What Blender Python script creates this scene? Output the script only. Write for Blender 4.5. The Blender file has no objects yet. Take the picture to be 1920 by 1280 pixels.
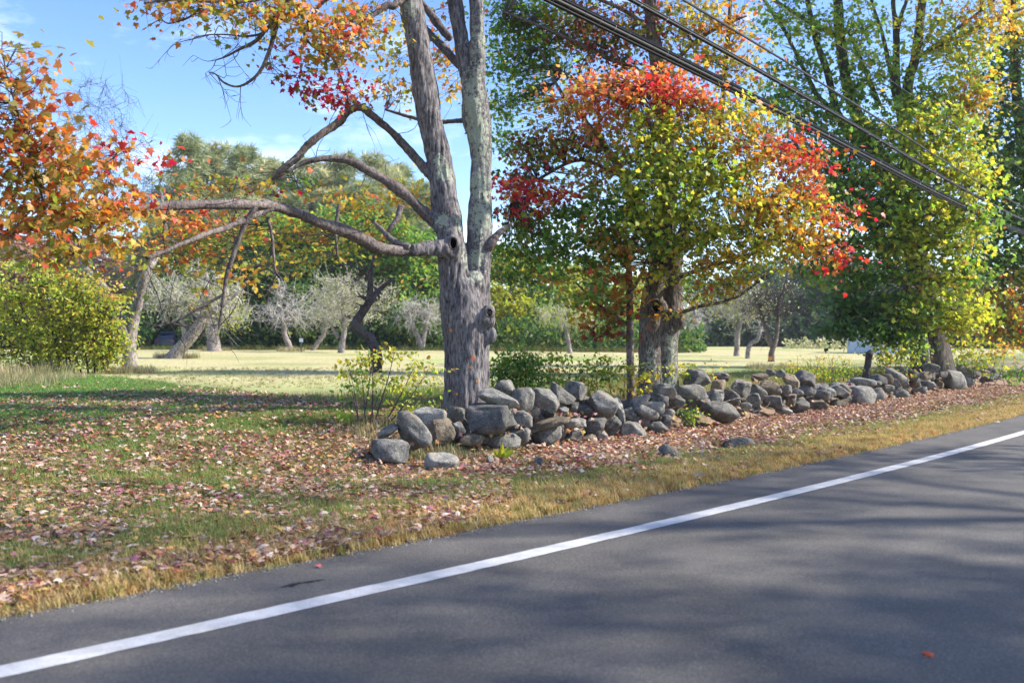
import bpy, bmesh, math, random
import numpy as np
from mathutils import Vector, Matrix

random.seed(7)
RNG = np.random.default_rng(11)
SC = bpy.context.scene
COL = SC.collection

# ------------------------------------------------------------------ camera, sky, sun, exposure
F = 1700.0          # focal length in photo pixels (1920 wide)
CH = 1.5            # eye height
cam_d = bpy.data.cameras.new('camera')
cam = bpy.data.objects.new('camera', cam_d); COL.objects.link(cam)
cam.location = (0, 0, CH); cam.rotation_euler = (math.radians(90), 0, 0)
cam_d.sensor_width = 36.0; cam_d.lens = 36.0 * F / 1920.0
cam_d.clip_start = 0.05; cam_d.clip_end = 3000
cam_d.dof.use_dof = True; cam_d.dof.focus_distance = 13.6; cam_d.dof.aperture_fstop = 1.8
SC.camera = cam

SUN_AZ = math.radians(88)      # clockwise from the view direction
SUN_EL = math.radians(39)
world = bpy.data.worlds.new('World'); SC.world = world; world.use_nodes = True
wn = world.node_tree; wn.nodes.clear()
w_out = wn.nodes.new('ShaderNodeOutputWorld'); w_bg = wn.nodes.new('ShaderNodeBackground')
sky = wn.nodes.new('ShaderNodeTexSky'); sky.sky_type = 'NISHITA'; sky.sun_disc = False
sky.sun_elevation = SUN_EL; sky.sun_rotation = SUN_AZ; sky.air_density = 1.0; sky.dust_density = 0.3; sky.ozone_density = 2.0
w_tc = wn.nodes.new('ShaderNodeTexCoord'); w_map = wn.nodes.new('ShaderNodeMapping'); w_map.inputs['Scale'].default_value = (1.6, 1.6, 5.0)
w_no = wn.nodes.new('ShaderNodeTexNoise'); w_no.inputs['Scale'].default_value = 2.4; w_no.inputs['Detail'].default_value = 9; w_no.inputs['Roughness'].default_value = 0.62
w_rp = wn.nodes.new('ShaderNodeValToRGB'); w_rp.color_ramp.elements[0].position = 0.50; w_rp.color_ramp.elements[1].position = 0.84
w_rp.color_ramp.elements[0].color = (0, 0, 0, 1); w_rp.color_ramp.elements[1].color = (0.55, 0.55, 0.55, 1)
w_mx = wn.nodes.new('ShaderNodeMix'); w_mx.data_type = 'RGBA'; w_mx.inputs['B'].default_value = (9.5, 9.8, 10.2, 1)
wn.links.new(w_tc.outputs['Generated'], w_map.inputs['Vector']); wn.links.new(w_map.outputs[0], w_no.inputs['Vector'])
wn.links.new(w_no.outputs['Fac'], w_rp.inputs['Fac']); wn.links.new(w_rp.outputs['Color'], w_mx.inputs['Factor'])
w_hs = wn.nodes.new('ShaderNodeHueSaturation'); w_hs.inputs['Saturation'].default_value = 1.22; w_hs.inputs['Hue'].default_value = 0.515; wn.links.new(sky.outputs[0], w_hs.inputs['Color']); wn.links.new(w_hs.outputs[0], w_mx.inputs['A']); wn.links.new(w_mx.outputs['Result'], w_bg.inputs['Color'])
w_bg.inputs['Strength'].default_value = 0.138
wn.links.new(w_bg.outputs[0], w_out.inputs[0])
sun_d = bpy.data.lights.new('sun', 'SUN'); sun_d.energy = 4.4; sun_d.angle = math.radians(0.6); sun_d.color = (1.0, 0.93, 0.82)
sun = bpy.data.objects.new('sun', sun_d); COL.objects.link(sun); sun.location = (30, 10, 30)
SDIR = Vector((math.sin(SUN_AZ) * math.cos(SUN_EL), math.cos(SUN_AZ) * math.cos(SUN_EL), math.sin(SUN_EL)))
sun.rotation_euler = SDIR.to_track_quat('Z', 'Y').to_euler()
vs = SC.view_settings; vs.view_transform = 'Standard'; vs.look = 'None'; vs.gamma = 1; vs.use_curve_mapping = False; vs.exposure = 1.22
SC.render.film_transparent = False
SC.cycles.max_bounces = 8; SC.cycles.diffuse_bounces = 3; SC.cycles.glossy_bounces = 2; SC.cycles.transmission_bounces = 4
SC.cycles.use_denoising = True; SC.cycles.sample_clamp_indirect = 6.0

# ------------------------------------------------------------------ layout: road-side coordinates s (along), t (across, + = away from road)
_A = math.radians(44.5)
DX, DY = math.sin(_A), math.cos(_A); NX, NY = -math.cos(_A), math.sin(_A)
def t_edge(s):
    s = np.asarray(s, float); c = np.clip(s, -4, 22)
    return .00314195*c*c - .0615572*c + 5.46628 + (s-c)*(2*.00314195*c - .0615572)
def to_st(x, y):
    s = np.asarray(x)*DX + np.asarray(y)*DY
    return s, np.asarray(x)*NX + np.asarray(y)*NY - t_edge(s)
def to_xy(s, t):
    b = t_edge(s) + t
    return s*DX + b*NX, s*DY + b*NY
def sstep(a, b, x):
    q = np.clip((np.asarray(x, float)-a)/(b-a), 0, 1); return q*q*(3-2*q)

# value noise
def _h(ix, iy, iz, seed):
    n = (ix*374761393 + iy*668265263 + iz*2147483647 + seed*1274126177) & 0xffffffff
    n = ((n ^ (n >> 13))*1274126177) & 0xffffffff
    n = ((n ^ (n >> 16))*2246822519) & 0xffffffff
    return ((n ^ (n >> 15)) & 0xffff)/65535.0
def vnoise(p, seed=0):
    p = np.asarray(p, float); i = np.floor(p).astype(np.int64); f = p-i; f = f*f*(3-2*f)
    r = 0
    for a in (0, 1):
        for b in (0, 1):
            for c in (0, 1):
                w = (f[:, 0] if a else 1-f[:, 0])*(f[:, 1] if b else 1-f[:, 1])*(f[:, 2] if c else 1-f[:, 2])
                r = r + w*_h(i[:, 0]+a, i[:, 1]+b, i[:, 2]+c, seed)
    return r
def fbm(p, seed=0, o=3):
    r = 0; a = 1.0; tot = 0
    for k in range(o):
        r = r + a*vnoise(np.asarray(p)*(2.03**k)+k*17.3, seed+k); tot += a; a *= .5
    return r/tot
def n2(x, y, sc, seed=0, o=3):
    x = np.atleast_1d(np.asarray(x, float)); y = np.atleast_1d(np.asarray(y, float))
    return fbm(np.stack([x.ravel()*sc, y.ravel()*sc, np.zeros(x.size)+.5], 1), seed, o).reshape(x.shape)

def ground_z(x, y):
    x = np.atleast_1d(np.asarray(x, float)); y = np.atleast_1d(np.asarray(y, float))
    s, t = to_st(x, y)
    near = sstep(5.0, 8.5, s)
    a = 2.0 + 1.75*near; b = 9.0 - 4.0*near
    rise = 0.42*np.clip((t-a)/(b-a), 0, 1)**2*(3-2*np.clip((t-a)/(b-a), 0, 1))
    far = 0.13*sstep(6, 24, t) + 0.30*sstep(20, 55, t)
    z = rise + far
    calm = 1-near*sstep(2.0, 3.0, t)*(1-sstep(4.5, 6, t))
    z = z + (n2(x, y, .55, 3)-.5)*.16*sstep(.3, 2.5, t)*(1-.4*near)*calm - .05*(1-calm)*(t < 3.9)*1.0
    z = z + (n2(x, y, 2.2, 5)-.5)*.05*sstep(.15, .8, t)
    z = np.where(t < 0.06, -0.03, z + 0.012*sstep(.06, .3, t))
    # the far side of the road
    z = np.where(t < -8.2, 0.01 + .5*sstep(9, 16, -t), z)
    return z
def gz(x, y): return float(ground_z(x, y)[0])

def P(u, v, d): return np.array([(u-960)/F*d, d, CH+(640-v)/F*d])
def depth_at(u, t):
    lo, hi = 2.0, 90.0
    for _ in range(50):
        m = (lo+hi)/2
        if to_st((u-960)/F*m, m)[1] < t: lo = m
        else: hi = m
    return lo
def base_at(u, d):
    x = (u-960)/F*d
    return (x, d, gz(x, d))

# ------------------------------------------------------------------ object helpers
def tag(o, label=None, cat=None, group=None, kind=None):
    if label: o['label'] = label
    if cat: o['category'] = cat
    if group: o['group'] = group
    if kind: o['kind'] = kind
    return o
def empty(name, loc, label=None, cat=None, group=None):
    o = bpy.data.objects.new(name, None); COL.objects.link(o); o.location = loc; o.empty_display_size = .2
    return tag(o, label, cat, group)
def adopt(ch, parent):
    """parent while keeping world coordinates"""
    ch.parent = parent; ch.matrix_parent_inverse = Matrix.Translation(-Vector(parent.location))
    return ch
def mesh_np(name, V, faces, C=None, smooth=False):
    me = bpy.data.meshes.new(name)
    V = np.asarray(V, np.float32); faces = [np.asarray(f, np.int32) for f in faces if len(f)]
    me.vertices.add(len(V)); me.vertices.foreach_set('co', V.ravel())
    loops = np.concatenate([f.ravel() for f in faces]); cnt = np.concatenate([np.full(len(f), f.shape[1], np.int32) for f in faces])
    st = np.concatenate([[0], np.cumsum(cnt)[:-1]]).astype(np.int32)
    me.loops.add(len(loops)); me.loops.foreach_set('vertex_index', loops)
    me.polygons.add(len(cnt)); me.polygons.foreach_set('loop_start', st)
    me.polygons.foreach_set('use_smooth', np.full(len(cnt), smooth, dtype=bool))
    if C is not None:
        C = np.asarray(C, np.float32)
        if C.shape[1] == 3: C = np.concatenate([C, np.ones((len(C), 1), np.float32)], 1)
        at = me.color_attributes.new('Col', 'FLOAT_COLOR', 'POINT'); at.data.foreach_set('color', C.ravel())
    me.update(calc_edges=True); me.validate()
    return me
def obj(name, me, mat=None, parent=None, keep=True):
    o = bpy.data.objects.new(name, me); COL.objects.link(o)
    if mat is not None and not me.materials: me.materials.append(mat)
    if parent is not None:
        if keep: adopt(o, parent)
        else: o.parent = parent
    return o

class MB:
    def __init__(s): s.V = []; s.F = {}; s.C = []; s.n = 0
    def add(s, V, faces, C=None):
        V = np.asarray(V, float)
        for f in faces:
            f = np.asarray(f, np.int64)
            if len(f): s.F.setdefault(f.shape[1], []).append(f+s.n)
        s.V.append(V); s.n += len(V)
        if C is not None:
            C = np.asarray(C, float)
            if C.ndim == 1: C = np.tile(C, (len(V), 1))
            s.C.append(C)
    def box(s, c, d, R=None, C=None):
        g = np.array([[x, y, z] for x in (-.5, .5) for y in (-.5, .5) for z in (-.5, .5)])*np.array(d)
        if R is not None: g = g @ np.array(R).T
        s.add(g+np.array(c), [[[0, 1, 3, 2], [4, 6, 7, 5], [0, 4, 5, 1], [2, 3, 7, 6], [0, 2, 6, 4], [1, 5, 7, 3]]], C)
    def mesh(s, name, smooth=False):
        return mesh_np(name, np.concatenate(s.V), [np.concatenate(f) for f in s.F.values()], np.concatenate(s.C) if s.C else None, smooth)

def catmull(P_, R_, k=5):
    P_ = np.asarray(P_, float); R_ = np.asarray(R_, float)
    Q = np.concatenate([P_, R_[:, None]], 1); n = len(Q)
    if n < 3 or k < 2: return P_, R_
    E = np.concatenate([[2*Q[0]-Q[1]], Q, [2*Q[-1]-Q[-2]]]); out = []
    for i in range(n-1):
        a, b, c, d = E[i:i+4]
        for j in range(k):
            t = j/k
            out.append(.5*((2*b)+(-a+c)*t+(2*a-5*b+4*c-d)*t*t+(-a+3*b-3*c+d)*t**3))
    out.append(Q[-1]); out = np.array(out)
    return out[:, :3], np.maximum(out[:, 3], .0008)
def tube(mb, pts, rad, sides=8, C=None, wob=0.0, cap=True):
    pts = np.asarray(pts, float); rad = np.asarray(rad, float); n = len(pts)
    T = np.gradient(pts, axis=0); T /= np.linalg.norm(T, axis=1, keepdims=True)+1e-12
    up = np.array([0, 1., 0]) if abs(T[0, 1]) < .9 else np.array([1., 0, 0])
    X = np.cross(up, T[0]); X /= np.linalg.norm(X)
    Xs = []
    for i in range(n):
        X = X - T[i]*np.dot(X, T[i]); X /= np.linalg.norm(X)+1e-12; Xs.append(X)
    Xs = np.array(Xs); Ys = np.cross(T, Xs)
    a = np.arange(sides)/sides*2*np.pi
    rr = rad[:, None]*np.ones((1, sides))
    if wob: rr = rr*(1+wob*(RNG.random((n, sides))-.5))
    V = pts[:, None, :]+rr[:, :, None]*(np.cos(a)[None, :, None]*Xs[:, None, :]+np.sin(a)[None, :, None]*Ys[:, None, :])
    V = V.reshape(-1, 3)
    i = np.arange(n-1)[:, None]; j = np.arange(sides)[None, :]; j2 = (j+1) % sides
    q = np.stack([i*sides+j, i*sides+j2, (i+1)*sides+j2, (i+1)*sides+j], -1).reshape(-1, 4)
    fs = [q]
    if cap:
        V = np.concatenate([V, pts[:1], pts[-1:]]); k = n*sides; jj = np.arange(sides); jn = (jj+1) % sides
        fs.append(np.concatenate([np.stack([np.full(sides, k), jn, jj], 1), np.stack([np.full(sides, k+1), (n-1)*sides+jj, (n-1)*sides+jn], 1)]))
    mb.add(V, fs, C)
def sticks(mb, A, B, ra, rb, C=None):
    """many thin 3-sided twigs at once"""
    A = np.asarray(A, float); B = np.asarray(B, float); n = len(A)
    if n == 0: return
    ra = np.broadcast_to(np.asarray(ra, float), (n,)); rb = np.broadcast_to(np.asarray(rb, float), (n,))
    T = B-A; T /= np.linalg.norm(T, axis=1, keepdims=True)+1e-9
    ref = np.where(np.abs(T[:, 2:3]) < .9, np.array([[0, 0, 1.]]), np.array([[1., 0, 0]]))
    X = np.cross(ref, T); X /= np.linalg.norm(X, axis=1, keepdims=True)+1e-9; Y = np.cross(T, X)
    V = np.zeros((n, 6, 3))
    for k in range(3):
        c, s_ = math.cos(k*2.0944), math.sin(k*2.0944)
        V[:, k] = A+ra[:, None]*(c*X+s_*Y); V[:, 3+k] = B+rb[:, None]*(c*X+s_*Y)
    b = (np.arange(n)*6)[:, None]
    q = np.concatenate([b+np.array([[0, 1, 4, 3]]), b+np.array([[1, 2, 5, 4]]), b+np.array([[2, 0, 3, 5]])])
    mb.add(V.reshape(-1, 3), [q], C)

# ------------------------------------------------------------------ materials
def mat(name):
    m = bpy.data.materials.new(name); m.use_nodes = True; nt = m.node_tree
    for n in list(nt.nodes):
        if n.type not in ('OUTPUT_MATERIAL', 'BSDF_PRINCIPLED'): nt.nodes.remove(n)
    b = next(n for n in nt.nodes if n.type == 'BSDF_PRINCIPLED'); o = next(n for n in nt.nodes if n.type == 'OUTPUT_MATERIAL')
    return m, nt, b, o
def N(nt, t, **kw):
    n = nt.nodes.new(t)
    for k, v in kw.items():
        if k in n.inputs: n.inputs[k].default_value = v
        else: setattr(n, k, v)
    return n
def ramp(nt, stops):
    r = nt.nodes.new('ShaderNodeValToRGB'); e = r.color_ramp.elements
    while len(e) < len(stops): e.new(.5)
    for k, (p, c) in enumerate(stops):
        e[k].position = p; e[k].color = (c[0], c[1], c[2], 1) if hasattr(c, '__len__') else (c, c, c, 1)
    return r
def mixc(nt, fac, a, b, bt='MIX'):
    m = nt.nodes.new('ShaderNodeMix'); m.data_type = 'RGBA'; m.blend_type = bt
    for k, v in (('Factor', fac), ('A', a), ('B', b)):
        s_ = m.inputs[k] if k == 'Factor' else m.inputs[6 if k == 'A' else 7]
        if isinstance(v, bpy.types.NodeSocket): nt.links.new(v, s_)
        elif hasattr(v, '__len__'): s_.default_value = (*v[:3], 1)
        else: s_.default_value = v
    return m.outputs[2]
def noise(nt, scale, detail=4, rough=.55, vec=None, mapscale=None):
    n = N(nt, 'ShaderNodeTexNoise', Scale=scale, Detail=detail, Roughness=rough)
    if vec is None: vec = N(nt, 'ShaderNodeTexCoord').outputs['Object']
    if mapscale:
        mp = nt.nodes.new('ShaderNodeMapping'); mp.inputs['Scale'].default_value = mapscale; nt.links.new(vec, mp.inputs['Vector']); vec = mp.outputs[0]
    nt.links.new(vec, n.inputs['Vector']); return n.outputs['Fac']
def bump(nt, h, strength, dist, bsdf, prev=None):
    b = N(nt, 'ShaderNodeBump', Strength=strength, Distance=dist); nt.links.new(h, b.inputs['Height'])
    if prev is not None: nt.links.new(prev, b.inputs['Normal'])
    nt.links.new(b.outputs[0], bsdf.inputs['Normal']); return b.outputs[0]

def leaf_material(name, trans=.45, gain=1.35, rough=.45, spec=.35, instancer=False):
    m, nt, b, o = mat(name)
    at = N(nt, 'ShaderNodeAttribute', attribute_name='Col')
    if instancer: at.attribute_type = 'INSTANCER'; at.attribute_name = 'icol'
    col = at.outputs['Color']
    nz = noise(nt, 22, 3, .6)
    hv = nt.nodes.new('ShaderNodeHueSaturation'); nt.links.new(col, hv.inputs['Color'])
    rp = ramp(nt, [(.3, .72), (.7, 1.25)]); nt.links.new(nz, rp.inputs[0]); nt.links.new(rp.outputs[0], hv.inputs['Value'])
    nt.links.new(hv.outputs[0], b.inputs['Base Color']); b.inputs['Roughness'].default_value = rough; b.inputs['Specular IOR Level'].default_value = spec
    tr = nt.nodes.new('ShaderNodeBsdfTranslucent')
    g = nt.nodes.new('ShaderNodeHueSaturation'); g.inputs['Value'].default_value = gain; g.inputs['Saturation'].default_value = 1.08
    nt.links.new(hv.outputs[0], g.inputs['Color']); nt.links.new(g.outputs[0], tr.inputs['Color'])
    mx = N(nt, 'ShaderNodeMixShader'); mx.inputs[0].default_value = trans
    nt.links.new(b.outputs[0], mx.inputs[1]); nt.links.new(tr.outputs[0], mx.inputs[2]); nt.links.new(mx.outputs[0], o.inputs['Surface'])
    return m
M = {}
M['leaf'] = leaf_material('leaf_blade', trans=.5, gain=1.5)
M['dryleaf'] = leaf_material('dry_leaf', trans=.15, gain=1.1, rough=.6, spec=.25)
M['needle'] = leaf_material('needle', trans=.25, gain=1.3, rough=.55)
M['grass'] = leaf_material('grass_blade', trans=.35, gain=1.2, rough=.6, spec=.2, instancer=True)

def bark_material(name, dark, light, lichen=(.42, .46, .36), lich=True, vs=(9, 9, 1.6)):
    m, nt, b, o = mat(name)
    ridg = noise(nt, 3.2, 6, .62, mapscale=vs)
    r1 = ramp(nt, [(.32, dark), (.62, light)]); nt.links.new(ridg, r1.inputs[0])
    pat = noise(nt, 2.3, 4, .6); pr = ramp(nt, [(.35, (.62, .58, .60)), (.68, (1.15, 1.1, 1.05))]); nt.links.new(pat, pr.inputs[0])
    col = mixc(nt, 1.0, r1.outputs[0], pr.outputs[0], 'MULTIPLY')
    if lich:
        at = N(nt, 'ShaderNodeAttribute', attribute_name='lichen')
        ln = noise(nt, 16, 5, .7)
        ad = N(nt, 'ShaderNodeMath', operation='MULTIPLY_ADD'); nt.links.new(ln, ad.inputs[0]); ad.inputs[1].default_value = 1.3; nt.links.new(at.outputs['Fac'], ad.inputs[2])
        lr = ramp(nt, [(.98, 0.), (1.10, .9)]); nt.links.new(ad.outputs[0], lr.inputs[0])
        l2 = noise(nt, 46, 3, .7); lc = ramp(nt, [(.3, tuple(x*.55 for x in lichen)), (.7, lichen)]); nt.links.new(l2, lc.inputs[0])
        col = mixc(nt, lr.outputs[0], col, lc.outputs[0])
    nt.links.new(col, b.inputs['Base Color']); b.inputs['Roughness'].default_value = .93; b.inputs['Specular IOR Level'].default_value = .15
    n1 = bump(nt, ridg, .9, .035, b); fine = noise(nt, 14, 5, .7, mapscale=(5, 5, 1.5)); bump(nt, fine, .6, .012, b, n1)
    return m
M['barkA'] = bark_material('bark_grey_maple', (.030, .029, .032), (.27, .262, .272), vs=(9, 9, 2.4))
M['barkB'] = bark_material('bark_mossy_maple', (.04, .035, .032), (.24, .22, .20), vs=(11, 11, 3))
M['barkC'] = bark_material('bark_brown_grey', (.03, .027, .025), (.15, .135, .12), lich=False, vs=(7, 7, 1.2))
M['limb'] = bark_material('bark_limb', (.06, .052, .052), (.24, .21, .20), lich=False, vs=(8, 8, 5))
M['barkdark'] = bark_material('bark_dark_dead', (.02, .019, .02), (.11, .10, .10), lich=False, vs=(8, 8, 3))
M['apple'] = bark_material('bark_weathered_pale', (.07, .06, .056), (.42, .385, .355), lich=False, vs=(8, 8, 2))
M['pinebark'] = bark_material('bark_pine', (.03, .026, .024), (.12, .10, .09), lich=False, vs=(6, 6, 1))
m, nt, b, o = mat('twig_bark'); b.inputs['Base Color'].default_value = (.055, .045, .045, 1); b.inputs['Roughness'].default_value = .85; M['twig'] = m
m, nt, b, o = mat('twig_pale'); nn = noise(nt, 9, 3); r_ = ramp(nt, [(.3, (.26, .24, .215)), (.7, (.56, .53, .49))]); nt.links.new(nn, r_.inputs[0]); nt.links.new(r_.outputs[0], b.inputs['Base Color']); b.inputs['Roughness'].default_value = .9; M['twigpale'] = m
m, nt, b, o = mat('hollow_dark'); b.inputs['Base Color'].default_value = (.012, .009, .008, 1); b.inputs['Roughness'].default_value = 1; b.inputs['Specular IOR Level'].default_value = 0; M['hollow'] = m

def stone_material(name, c1, c2, lich=.5):
    m, nt, b, o = mat(name)
    oi = N(nt, 'ShaderNodeObjectInfo')
    tc = N(nt, 'ShaderNodeTexCoord')
    va = N(nt, 'ShaderNodeVectorMath', operation='ADD'); nt.links.new(tc.outputs['Object'], va.inputs[0])
    sc = N(nt, 'ShaderNodeMath', operation='MULTIPLY'); nt.links.new(oi.outputs['Random'], sc.inputs[0]); sc.inputs[1].default_value = 37.0
    nt.links.new(sc.outputs[0], va.inputs[1]); vec = va.outputs[0]
    n1 = noise(nt, 7, 6, .65, vec); r1 = ramp(nt, [(.28, c1), (.72, c2)]); nt.links.new(n1, r1.inputs[0])
    sp = noise(nt, 55, 4, .75, vec); r2 = ramp(nt, [(.35, .45), (.68, 1.5)]); nt.links.new(sp, r2.inputs[0])
    col = mixc(nt, 1.0, r1.outputs[0], r2.outputs[0], 'MULTIPLY')
    n3 = noise(nt, 11, 5, .7, vec); r3 = ramp(nt, [(.60, 0.), (.68, lich)]); nt.links.new(n3, r3.inputs[0])
    col = mixc(nt, r3.outputs[0], col, (.36, .37, .31))
    n4 = noise(nt, 3.5, 4, .6, vec); r4 = ramp(nt, [(.56, 0.), (.70, .55)]); nt.links.new(n4, r4.inputs[0])
    col = mixc(nt, r4.outputs[0], col, (.20, .155, .105))
    hv = nt.nodes.new('ShaderNodeHueSaturation'); nt.links.new(col, hv.inputs['Color'])
    mr = N(nt, 'ShaderNodeMapRange'); nt.links.new(oi.outputs['Random'], mr.inputs[0]); mr.inputs[3].default_value = .72; mr.inputs[4].default_value = 1.25
    nt.links.new(mr.outputs[0], hv.inputs['Value']); nt.links.new(hv.outputs[0], b.inputs['Base Color'])
    b.inputs['Roughness'].default_value = .9; b.inputs['Specular IOR Level'].default_value = .25
    q = bump(nt, n1, .8, .05, b); bump(nt, sp, .7, .012, b, q)
    return m
M['stone'] = stone_material('granite_fieldstone', (.055, .055, .053), (.265, .255, .232))
M['stonelight'] = stone_material('granite_pale', (.10, .098, .092), (.38, .365, .325), .45)
M['stonebrown'] = stone_material('schist_brown', (.085, .068, .05), (.30, .245, .175), .4)

def plain(name, c, rough=.6, metal=0., spec=.5):
    m, nt, b, o = mat(name); b.inputs['Roughness'].default_value = rough; b.inputs['Metallic'].default_value = metal; b.inputs['Specular IOR Level'].default_value = spec
    n1 = noise(nt, 12, 3); r1 = ramp(nt, [(.3, tuple(x*.85 for x in c)), (.7, tuple(min(1, x*1.1) for x in c))]); nt.links.new(n1, r1.inputs[0]); nt.links.new(r1.outputs[0], b.inputs['Base Color'])
    return m

# ------------------------------------------------------------------ ground, road, line
def dense_axis(a, b, lo, hi, step):
    mid = np.arange(a, b+1e-6, step); out = [mid]
    l = []; x = a; q = step
    while x > lo: q *= 1.13; x -= q; l.append(x)
    r = []; x = b; q = step
    while x < hi: q *= 1.13; x += q; r.append(x)
    return np.concatenate([np.array(l[::-1]), mid, np.array(r)])
gx = dense_axis(-7, 13, -420, 420, .125); gy = dense_axis(3.5, 24, -60, 520, .125)
GX, GY = np.meshgrid(gx, gy); GZ = ground_z(GX.ravel(), GY.ravel()).reshape(GX.shape)
s_, t_ = to_st(GX, GY)
def mixn(a, b, f): return a*(1-f[..., None])+np.asarray(b)*f[..., None]
n_big = n2(GX, GY, .35, 21); n_mid = n2(GX, GY, 1.3, 22); n_fin = n2(GX, GY, 4.5, 23)
lawn_g = np.array((.11, .17, .045)); straw = np.array((.43, .385, .20)); litter = np.array((.30, .205, .145)); soil = np.array((.075, .055, .038)); dry = np.array((.30, .19, .075)); fieldg = np.array((.31, .37, .125))
g = np.tile(lawn_g, GX.shape+(1,)).astype(float)
left = 1-sstep(5, 9, s_)
g = mixn(g, litter, sstep(.45, .60, n_mid)*sstep(.35, .5, n_big+.06)*(1-sstep(9, 15, t_)))              # lawn: scattered litter
g = mixn(g, litter*.9, (1-left)*sstep(1.9, 2.8, t_+(n_mid-.5)*1.2)*(1-sstep(4.6, 6.5, t_)))               # leaf carpet below the wall
g = mixn(g, dry*.85, (1-sstep(.9, 1.9, t_+(n_mid-.5)*1.0))*sstep(0, .1, t_)*(.55+.45*sstep(.35, .6, n_fin)))   # dry fringe along the asphalt
g = mixn(g, soil, (1-sstep(.02, .22, t_+(n_fin-.5)*.15)))
fld = sstep(8.5, 13, t_+(n_big-.5)*5)*(1-left*.0)
gf = mixn(np.tile(fieldg, GX.shape+(1,)), straw, sstep(.38, .62, n2(GX, GY, .09, 31)+.10*(s_ > 14)))
gf = mixn(gf, np.array((.20, .25, .07)), sstep(.5, .7, n2(GX, GY, .22, 33))*.55)
g = g*(1-fld[..., None])+gf*fld[..., None]
g = mixn(g, lawn_g*1.15, (1-sstep(7, 12, s_))*sstep(10, 13, t_)*(1-sstep(15, 18.5, t_+(n_big-.5)*3)))
g = mixn(g, soil*1.2, np.where(GX < .182*GY, sstep(70, 74, GY), sstep(114, 118, GY)))
g = mixn(g, np.array((.16, .17, .05)), sstep(8, 9, -t_))
ny, nx = GX.shape
idx = np.arange(ny*nx).reshape(ny, nx)
q = np.stack([idx[:-1, :-1], idx[:-1, 1:], idx[1:, 1:], idx[1:, :-1]], -1).reshape(-1, 4)
gme = mesh_np('ground', np.stack([GX, GY, GZ], -1).reshape(-1, 3), [q], g.reshape(-1, 3), True)
m, nt, b, o = mat('ground_turf'); at = N(nt, 'ShaderNodeAttribute', attribute_name='Col')
n1 = noise(nt, 9, 6, .7); r1 = ramp(nt, [(.3, .55), (.7, 1.4)]); nt.links.new(n1, r1.inputs[0])
n2_ = noise(nt, 60, 4, .7); r2 = ramp(nt, [(.3, .6), (.7, 1.35)]); nt.links.new(n2_, r2.inputs[0])
c_ = mixc(nt, 1., at.outputs['Color'], r1.outputs[0], 'MULTIPLY'); c_ = mixc(nt, 1., c_, r2.outputs[0], 'MULTIPLY')
nt.links.new(c_, b.inputs['Base Color']); b.inputs['Roughness'].default_value = .95; b.inputs['Specular IOR Level'].default_value = .1
qq = bump(nt, n1, .7, .05, b); bump(nt, n2_, .6, .02, b, qq)
tag(obj('ground', gme, m), kind='structure')

# road: a sheet with a ragged edge on the verge side
S = np.concatenate([np.arange(-70, -6, 2.), np.arange(-6, 34, .04), np.arange(34, 160, 2.)])
def band(t0, t1, z, jag0=0., jag1=0., crown=0.):
    ks = np.linspace(0, 1, 7); V = []
    for k in ks:
        j = jag0*(1-k) + 0*k
        tt = t0+(t1-t0)*k
        wv = np.zeros_like(S)
        if k == 0 and jag0: wv = (n2(S, S*0, 2.6, 41)-.5)*jag0*1.6+(n2(S, S*0, 14, 42)-.5)*jag0
        if k == 1 and jag1: wv = (n2(S, S*0, 9, 43)-.5)*jag1
        if k == 0 and jag1: wv = wv+(n2(S, S*0, 9, 44)-.5)*jag1
        x, y = to_xy(S, tt+wv); zz = z+crown*np.sin(np.pi*np.clip(-tt/8.2, 0, 1))
        V.append(np.stack([x, y, np.full_like(x, zz)], -1))
    V = np.stack(V, 1); n, kk = V.shape[:2]; i = np.arange(n*kk).reshape(n, kk)
    f = np.stack([i[:-1, :-1], i[:-1, 1:], i[1:, 1:], i[1:, :-1]], -1).reshape(-1, 4)
    return V.reshape(-1, 3), f[:, ::-1]
V, f = band(0.03, -8.2, 0.004, .09)
m, nt, b, o = mat('asphalt')
sp = noise(nt, 85, 5, .8); r1 = ramp(nt, [(.30, (.032, .032, .033)), (.52, (.088, .087, .087)), (.66, (.16, .158, .154)), (.80, (.38, .375, .36))]); nt.links.new(sp, r1.inputs[0])
bl = noise(nt, .7, 6, .65); r2 = ramp(nt, [(.3, .72), (.7, 1.22)]); nt.links.new(bl, r2.inputs[0])
c_ = mixc(nt, 1., r1.outputs[0], r2.outputs[0], 'MULTIPLY'); c_ = mixc(nt, 1., c_, (1.14, 1.07, .97), 'MULTIPLY')
nt.links.new(c_, b.inputs['Base Color']); b.inputs['Roughness'].default_value = .72; b.inputs['Specular IOR Level'].default_value = .32
bump(nt, sp, .8, .010, b)
road = tag(obj('road', mesh_np('road', V, [f], None, True), m), kind='structure')
V, f = band(-.778, -.942, 0.0075, 0, .018)
m, nt, b, o = mat('road_paint')
sp = noise(nt, 120, 3, .7); r1 = ramp(nt, [(.30, (.16, .16, .16)), (.42, (.50, .50, .485)), (.6, (.58, .575, .56))]); nt.links.new(sp, r1.inputs[0])
wr = noise(nt, 3.5, 6, .75); r2 = ramp(nt, [(.32, .66), (.58, 1.)]); nt.links.new(wr, r2.inputs[0])
nt.links.new(mixc(nt, 1., r1.outputs[0], r2.outputs[0], 'MULTIPLY'), b.inputs['Base Color']); b.inputs['Roughness'].default_value = .7; bump(nt, sp, .4, .004, b)
obj('edge_line', mesh_np('edge_line', V, [f], None, True), m, road)

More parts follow.
